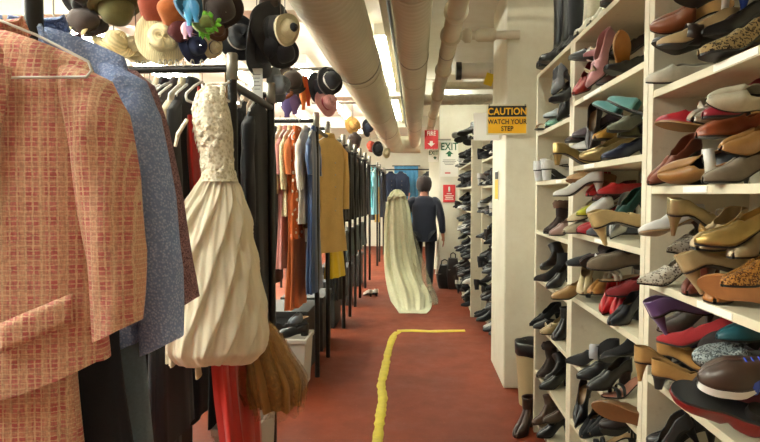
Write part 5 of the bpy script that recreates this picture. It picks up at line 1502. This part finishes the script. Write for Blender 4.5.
drape('ribbon_bunch', 'bright blue satin ribbons hanging beside the orange brown cap', 'ribbon', 189, -4, 193, 24, 2.4, .045, mat('satin', '#3a9acb'), mat('satin', '#2f86bd'), top=2.78)
drape('scarf', 'pink and lilac scarf end hanging above the navy hat', 'scarf', 186, 22, 188, 38, 2.6, .035, F('#e0b4c4'), F('#b48ac0'), top=2.78)
for x, y, lb in ((-1.12, 7.0, 'floor under the third rack'), (-1.12, 8.4, 'floor under the fourth rack'), (-1.12, 10.1, 'floor under the fifth rack'), (-1.12, 5.3, 'floor behind the white bin of the second rack'), (-1.45, 4.5, 'floor left of the white bin under the second rack'), (-1.5, 3.1, 'floor deep under the nearest rack'), (-1.1, 6.0, 'floor between the second and third racks')):
    t = thing('storage_box', 'black lidded storage box on the %s' % lb, 'box', (x, y, 0))
    box('box_body', mat('plain', '#1a1918', r=.6), t, -.2, .2, -.28, .28, 0, .48, .004); box('lid', mat('plain', '#232120', r=.6), t, -.21, .21, -.29, .29, .48, .53, .004)
# hats further back
hat('brimmed_hat', 'yellow straw hat above the third rack', 352, 125, 9.2, 18, (.6, -.75, .1), ST('#d8ab62'), F('#b98a48'), top=2.92)
hat('brimmed_hat', 'navy hat right of the yellow straw hat', 366, 128, 9.2, 18, (.9, -.3, 0), F('#1e2436'), None, top=2.92)
hat('brimmed_hat', 'small red hat under the navy hat', 370, 146, 9.2, 10, (.6, -.7, .1), F('#c2503a'), None, 'cap', top=2.92)
hat('brimmed_hat', 'black hat right of the small red hat', 377, 149, 9.2, 15, (.6, -.7, 0), F('#1a181a'), None, 'felt', top=2.92)
hat('brimmed_hat', 'brown bonnet hanging below the yellow straw hat', 353, 140, 9.2, 15, (.6, -.7, -.1), F('#3a2a24'), None, 'cap', top=2.92)
hat('brimmed_hat', 'pale cream hat farthest right in the far hat row', 386, 153, 9.2, 10, (.6, -.7, 0), F('#c9b890'), None, 'felt', top=2.92)

# ------------------------------------------------------------------ things on the floor
wb = thing('waste_bin', 'beige waste bin with black liner between shelf and pillar', 'bin', (.855, 4.36, 0))
prof = [(.001, .0), (.098, 0), (.102, .01), (.130, .44), (.134, .45), (.124, .45), (.096, .02), (.001, .02)]
MB().lathe(prof, 28).build('bin_body', mat('plain', '#b5a67f', r=.5), wb)
lp = lambda i, a, r, z: (r*(1 + .015*math.sin(9*a + i)), z + .004*math.sin(5*a))
MB().lathe([(.1305, .375), (.1335, .42), (.1365, .455), (.131, .466), (.118, .44), (.105, .30)], 36, 'z', lp).build('bin_liner', mat('plain', '#121114', r=.45), wb, True, [('solid', .0015)])
def bin_(label, x, y, w, d, h, m):
    t = thing('storage_bin', label, 'bin', (x, y, 0))
    b = MB(); k = .86
    def ring(a, c, z): return [(-a, -c, z), (a, -c, z), (a, c, z), (-a, c, z)]
    rows = [ring(w*k, d*k, .0), ring(w, d, h), ring(w*.95, d*.95, h), ring(w*.82, d*.82, .012)]
    b.grid(rows, True, True); b.cap(rows[0]); b.cap(rows[-1], True); b.build('bin_body', m, t, False, [('bevel', .006)])
    rows = [ring(w*1.0, d*1.0, h - .03), ring(w*1.07, d*1.07, h - .03), ring(w*1.07, d*1.07, h + .004), ring(w*.96, d*.96, h + .004)]
    b = MB(); b.grid(rows, True, True); b.build('rim', m, t, False, [('bevel', .004)])
    return t
PLW = mat('plain', '#cfc8bb', r=.5)
bin_('white plastic bin on the floor under the second rack', -1.0, 4.72, .15, .17, .40, PLW)
bin_('white plastic bin on the floor under the nearest rack', -.865, 2.98, .105, .2, .40, PLW)
fl2 = Pile(.402, 4.55, 4.9, None)
for (x, y, k, m, a, lb) in ((-.98, 4.66, 'ox', BLK, 200, 'black lace-up shoe heaped in the white bin under second rack'), (-1.03, 4.76, 'loaf', 'leather #26201e', 20, 'dark brown loafer heaped in the white bin under second rack'), (-.95, 4.78, 'slip', 'fabric #6a6f78', 250, 'grey slipper on top of the white bin under second rack')):
    o = make_shoe(k, m, lb); fl2.drop(o, (x, y, .45), Matrix.Rotation(R(a), 3, 'Z'), False, 1.1, lift=.1)
def luggage(label, x, y, w, d, h, m, soft=.04):
    t = thing('travel_bag', label, 'bag', (x, y, 0))
    rows = []
    for i in range(11):
        q = i/10; z = h*q; e = 1 - .25*abs(2*q - 1)**4 - .05*math.sin(q*9)
        rows.append([(w*e*math.copysign(abs(math.cos(a))**.45, math.cos(a)), d*e*math.copysign(abs(math.sin(a))**.45, math.sin(a)), z) for a in [2*PI*k/32 for k in range(32)]])
    b = MB(); b.grid(rows, True); b.cap(rows[0], True); b.cap(rows[-1]); b.build('bag_body', m, t)
    MB().tube([(-w*.4, 0, h - .01), (-w*.38, 0, h + .06), (0, 0, h + .085), (w*.38, 0, h + .06), (w*.4, 0, h - .01)], .010, 8).build('handle', m, t)
    b = MB(); b.box(-w*.8, w*.8, -d*1.01, -d*.98, h*.62, h*.65); b.build('zip', M_galv, t, False)
luggage('black travel bag on the floor against the exit wall', .47, 9.78, .13, .13, .38, mat('fabric', '#1d1815'))
luggage('dark brown bag beside the farthest shelving unit on the floor', .60, 9.70, .10, .10, .50, mat('leather', '#231a17'))
# white pair of shoes under the fourth rack
fl3 = Pile(.0)
for (x, y, a, lb) in ((-.72, 8.95, 120, 'white shoe on the floor under the fourth rack, left of its pair'), (-.62, 9.0, 110, 'white shoe on the floor under the fourth rack, nearer the aisle')):
    o = make_shoe('low', 'leather #dcd8cc', lb); fl3.drop(o, (x, y, .06), Matrix.Rotation(R(a), 3, 'Z'), False, 1.05, lift=.1)

# ------------------------------------------------------------------ person walking away
def skin(name, verts, edges, radii, m, parent, root=0, sub=2, smooth_=True):
    me = bpy.data.meshes.new(name); me.from_pydata(verts, edges, []); me.update()
    o = bpy.data.objects.new(name, me); link(o, parent); me.materials.append(m)
    md = o.modifiers.new('skin', 'SKIN'); md.use_smooth_shade = True
    for i, r in enumerate(radii):
        rr_ = r if isinstance(r, tuple) else (r, r)
        me.skin_vertices[0].data[i].radius = rr_
    me.skin_vertices[0].data[root].use_root = True
    s = o.modifiers.new('sub', 'SUBSURF'); s.levels = sub; s.render_levels = sub
    return o
PX_, PY_ = .125, 9.35
ps = thing('person', 'person in dark navy clothes walking away, carrying an ivory gown', 'person', (PX_, PY_, 0))
M_skin = mat('plain', '#a9705a', r=.6); M_navy = mat('fabric', '#161b2b'); M_trs = mat('fabric', '#12141d'); M_hair = mat('fabric', '#2a1b18', s=60)
V = [(0, 0, .98), (0, .005, 1.14), (0, -.01, 1.34), (0, -.01, 1.47), (0, .01, 1.56), (0, .025, 1.66), (0, .02, 1.74),
     (.10, 0, .93), (.095, .03, .52), (.085, -.14, .12), (.088, .0, .045),
     (-.10, 0, .93), (-.095, .10, .53), (-.085, .18, .10), (-.088, .31, .045),
     (.19, -.01, 1.43), (.265, -.02, 1.15), (.295, .04, .90), (.305, .06, .83),
     (-.19, -.01, 1.43), (-.29, .03, 1.18), (-.25, .18, 1.36), (-.235, .22, 1.42)]
E = [(0,1),(1,2),(2,3),(3,4),(4,5),(5,6),(0,7),(7,8),(8,9),(9,10),(0,11),(11,12),(12,13),(13,14),(2,15),(15,16),(16,17),(17,18),(2,19),(19,20),(20,21),(21,22)]
Rd = [(.15,.11),(.13,.10),(.155,.11),(.06,.06),(.055,.055),(.082,.098),(.06,.075),.085,.058,.042,.035,.085,.058,.042,.035,.06,.043,.030,(.034,.018),.06,.043,.030,(.034,.018)]
for base, dx, sgn in ((18, .305, 1), (22, -.235, -1)):
    bx_, by_, bz_ = V[base]
    for k, (oy, ln) in enumerate(((-.028, .075), (-.010, .085), (.009, .08), (.026, .065))):
        i = len(V); dn = -1 if base == 18 else 1
        V += [(bx_ + .004*sgn, by_ + oy, bz_ + dn*.045), (bx_ + .002, by_ + oy + .006, bz_ + dn*(.045 + ln*.5)), (bx_ - .012*sgn, by_ + oy + .012, bz_ + dn*(.045 + ln))]
        E += [(base, i), (i, i+1), (i+1, i+2)]; Rd += [.0095, .0088, .0075]
    i = len(V)
    V += [(bx_ - .012*sgn, by_ + .035, bz_ + .0), (bx_ - .022*sgn, by_ + .055, bz_ - .03*(1 if base == 18 else -1))]; E += [(base, i), (i, i+1)]; Rd += [.012, .009]
skin('body', V, E, Rd, M_skin, ps)
# jacket and trousers
JV = [(.10, -.01, 1.42), (.195, -.01, 1.43), (.268, -.02, 1.15), (.296, .04, .91)]
skin('sleeve', JV, [(0,1),(1,2),(2,3)], [.085,.085,.066,.050], M_navy, ps, 0)
JV = [(-.10, -.01, 1.42), (-.195, -.01, 1.43), (-.292, .03, 1.18), (-.25, .18, 1.35)]
skin('sleeve', JV, [(0,1),(1,2),(2,3)], [.085,.085,.066,.050], M_navy, ps, 0)
b = MB(); rows = loft([(1.50, .075, .07, 0), (1.46, .17, .095, 0), (1.36, .205, .13, .01), (1.12, .18, .125, .02), (.95, .20, .14, .03), (.80, .205, .145, .04)], n=40, m=24, k=5, seed=3, pw=.85)
b.grid(rows, True, True); b.cap(rows[0]); b.build('jacket', M_navy, ps)
TV = [(0, 0, .95), (.10, 0, .88), (.095, .03, .52), (.087, -.135, .11), (-.10, 0, .88), (-.095, .10, .53), (-.087, .175, .10)]
skin('trousers', TV, [(0,1),(1,2),(2,3),(0,4),(4,5),(5,6)], [(.15,.115),.098,.075,.056,.098,.075,.056], M_trs, ps)
# head: hair, ears, nose
b = MB().lathe([(.001, .125), (.05, .118), (.085, .085), (.100, .03), (.100, -.03), (.090, -.075), (.075, -.105), (.05, -.115)], 28, 'z', lambda i, a, r, z: (r*(1 + .03*math.sin(5*a + i) + .03*math.sin(11*a)), z + .006*math.sin(7*a)))
b.v = [(x*1.2, y*1.15 + .005, z*1.02 + 1.685) for x, y, z in b.v]
b.build('hair', M_hair, ps)
for s in (-1, 1):
    b = MB().lathe([(.001, -.012), (.018, -.008), (.024, 0), (.016, .006), (.001, .004)], 12, 'x'); b.v = [(s*(.088) + x*s, .03 + y*.7, 1.645 + z*1.3) for x, y, z in b.v]; b.build('ear', M_skin, ps)
MB().tube([(0, .125, 1.665), (0, .145, 1.64), (0, .128, 1.628)], [.008, .015, .01], 8).build('nose', M_skin, ps)
for s in (-1, 1):
    b = MB().lathe([(.001, .008), (.010, .005), (.012, 0), (.001, -.004)], 10, 'y'); b.v = [(x + s*.032, y + .118, z + 1.672) for x, y, z in b.v]; b.build('eye', mat('plain', '#e8e4dc', r=.3), ps)
MB().tube([(-.022, .120, 1.598), (0, .127, 1.596), (.022, .120, 1.598)], .005, 6).build('mouth', mat('plain', '#8a4a44'), ps)
for (x, y, z, pitch) in ((.086, -.06, .0, -22), (-.087, .25, .0, 12)):
    b = MB()
    for (nm) in ('sole',):
        rows = []
        for u in [i/14 for i in range(15)]:
            L_ = .27; w_ = interp([(0, .03), (.3, .034), (.7, .046), (1, .03)], u)*(math.sqrt(max(.02, 1 - (2*u - 1)**6)))
            h_ = interp([(0, .085), (.35, .09), (.6, .06), (1, .035)], u)
            rows.append([(w_*math.cos(a), L_*u - .11, .004 + h_*max(0, math.sin(a)) ) for a in [2*PI*k/16 for k in range(16)]])
        b.grid(rows, True); b.cap(rows[0]); b.cap(rows[-1])
    M4 = Matrix.Rotation(R(pitch), 3, 'X')
    vs = [M4 @ Vector(v) for v in b.v]; mz = min(v.z for v in vs)
    b.v = [(v.x + x, v.y + y, v.z - mz + z + .001) for v in vs]
    b.build('shoe', mat('leather', '#17151a'), ps)
# the ivory gown carried over the left arm, train on the floor
gw = thing('carried_gown', 'ivory gown carried by the walking person, its train on the floor', 'dress', (0, 0, 0))
M_gw = mat('fabric', '#cfcba6', s=60)
def sweep(secs, n=60, k=9, seed=0, amp=.12, m=50):
    rr = random.Random(seed); p0 = rr.uniform(0, 6); rows = []
    C = [Vector(s[0]) for s in secs]
    for i in range(m + 1):
        f = i/m*(len(secs) - 1); j = min(int(f), len(secs) - 2); q = f - j
        def cr(g):
            P = [g(max(0, j-1)), g(j), g(j+1), g(min(len(secs)-1, j+2))]
            return .5*((2*P[1]) + (P[2]-P[0])*q + (2*P[0]-5*P[1]+4*P[2]-P[3])*q*q + (3*P[1]-P[0]-3*P[2]+P[3])*q**3)
        c = Vector([cr(lambda t, d=d: C[t][d]) for d in range(3)]); a = cr(lambda t: secs[t][1]); b_ = cr(lambda t: secs[t][2])
        tdir = Vector([cr(lambda t, d=d: C[min(t+1, len(C)-1)][d] - C[max(t-1, 0)][d]) for d in range(3)])
        nrm = Vector((0, tdir.z, -tdir.y)); nrm = nrm.normalized() if nrm.length > 1e-6 else Vector((0, 1, 0))
        row = []
        for jn in range(n):
            th = 2*PI*jn/n
            g = math.sin(k*th + p0 + .5*math.sin(f*2)) + .5*math.sin((2*k+3)*th + p0*2)
            p = c + Vector((1, 0, 0))*a*math.cos(th)*(1 + amp*.3*g) + nrm*b_*math.sin(th)*(1 + amp*g)
            p.z = max(p.z, .004 + .003*(1 + math.sin(5*th)))
            row.append(p)
        rows.append(row)
    return rows
def P3(px, py, Y): return onY(px, py, Y)
secs = [(P3(397, 190, 9.18), .05, .05), (P3(397, 196, 9.16), .125, .09), (P3(398, 214, 9.14), .19, .11), (P3(399, 240, 9.10), .22, .13), (P3(401, 262, 9.02), .25, .15), (P3(405, 283, 8.82), .26, .16), (P3(411, 299, 8.42), .27, .12), (P3(413, 311, 7.95), .22, .06), (P3(413, 316.5, 7.62), .17, .02)]
b = MB(); rows = sweep(secs, amp=.26, n=90, k=8); b.grid(rows, True); b.cap(rows[0]); b.cap(rows[-1]); b.build('gown_skirt', M_gw, gw)
secs = [(P3(410, 232, 9.16), .06, .05), (P3(414, 255, 9.08), .12, .07), (P3(419, 280, 8.85), .16, .09), (P3(425, 297, 8.5), .17, .05), (P3(428, 304, 8.2), .13, .02)]
b = MB(); rows = sweep(secs, seed=4, amp=.14, m=30); b.grid(rows, True); b.cap(rows[0]); b.cap(rows[-1]); b.build('veil_layer', mat('tulle', '#b3ab8a', a=.8), gw)
b = MB(); rows = sweep([(P3(389, 200, 9.12), .03, .03), (P3(397, 196, 9.06), .11, .045), (P3(404, 199, 9.12), .04, .03)], seed=7, m=16, amp=.2)
b.grid(rows, True); b.cap(rows[0]); b.cap(rows[-1]); b.build('gathered_bodice', M_gw, gw)
# brown shoulder bag and white lace strip hanging by the person's right side
bg = thing('lace_strip', 'white lace garment strip carried at the right side of the person', 'garment', (0, 0, 0))
b = MB(); rows = sweep([(P3(437.5, 238, 9.75), .03, .02), (P3(438, 250, 9.75), .035, .03), (P3(438.5, 262, 9.72), .03, .03), (P3(437, 274, 9.7), .035, .03)], k=4, m=20, amp=.2); b.grid(rows, True); b.cap(rows[0]); b.cap(rows[-1]); b.build('lace', mat('lace', '#cfc8b4', '#efe8d8'), bg)

# ------------------------------------------------------------------ view settings
w = bpy.data.worlds.new('world'); sc.world = w; w.use_nodes = True
w.node_tree.nodes['Background'].inputs[0].default_value = (.05, .05, .05, 1)
sc.view_settings.view_transform = 'Standard'
try: sc.view_settings.look = 'None'
except Exception: pass
sc.view_settings.exposure = EXPO
sc.view_settings.gamma = 1.0
sc.view_settings.use_curve_mapping = False
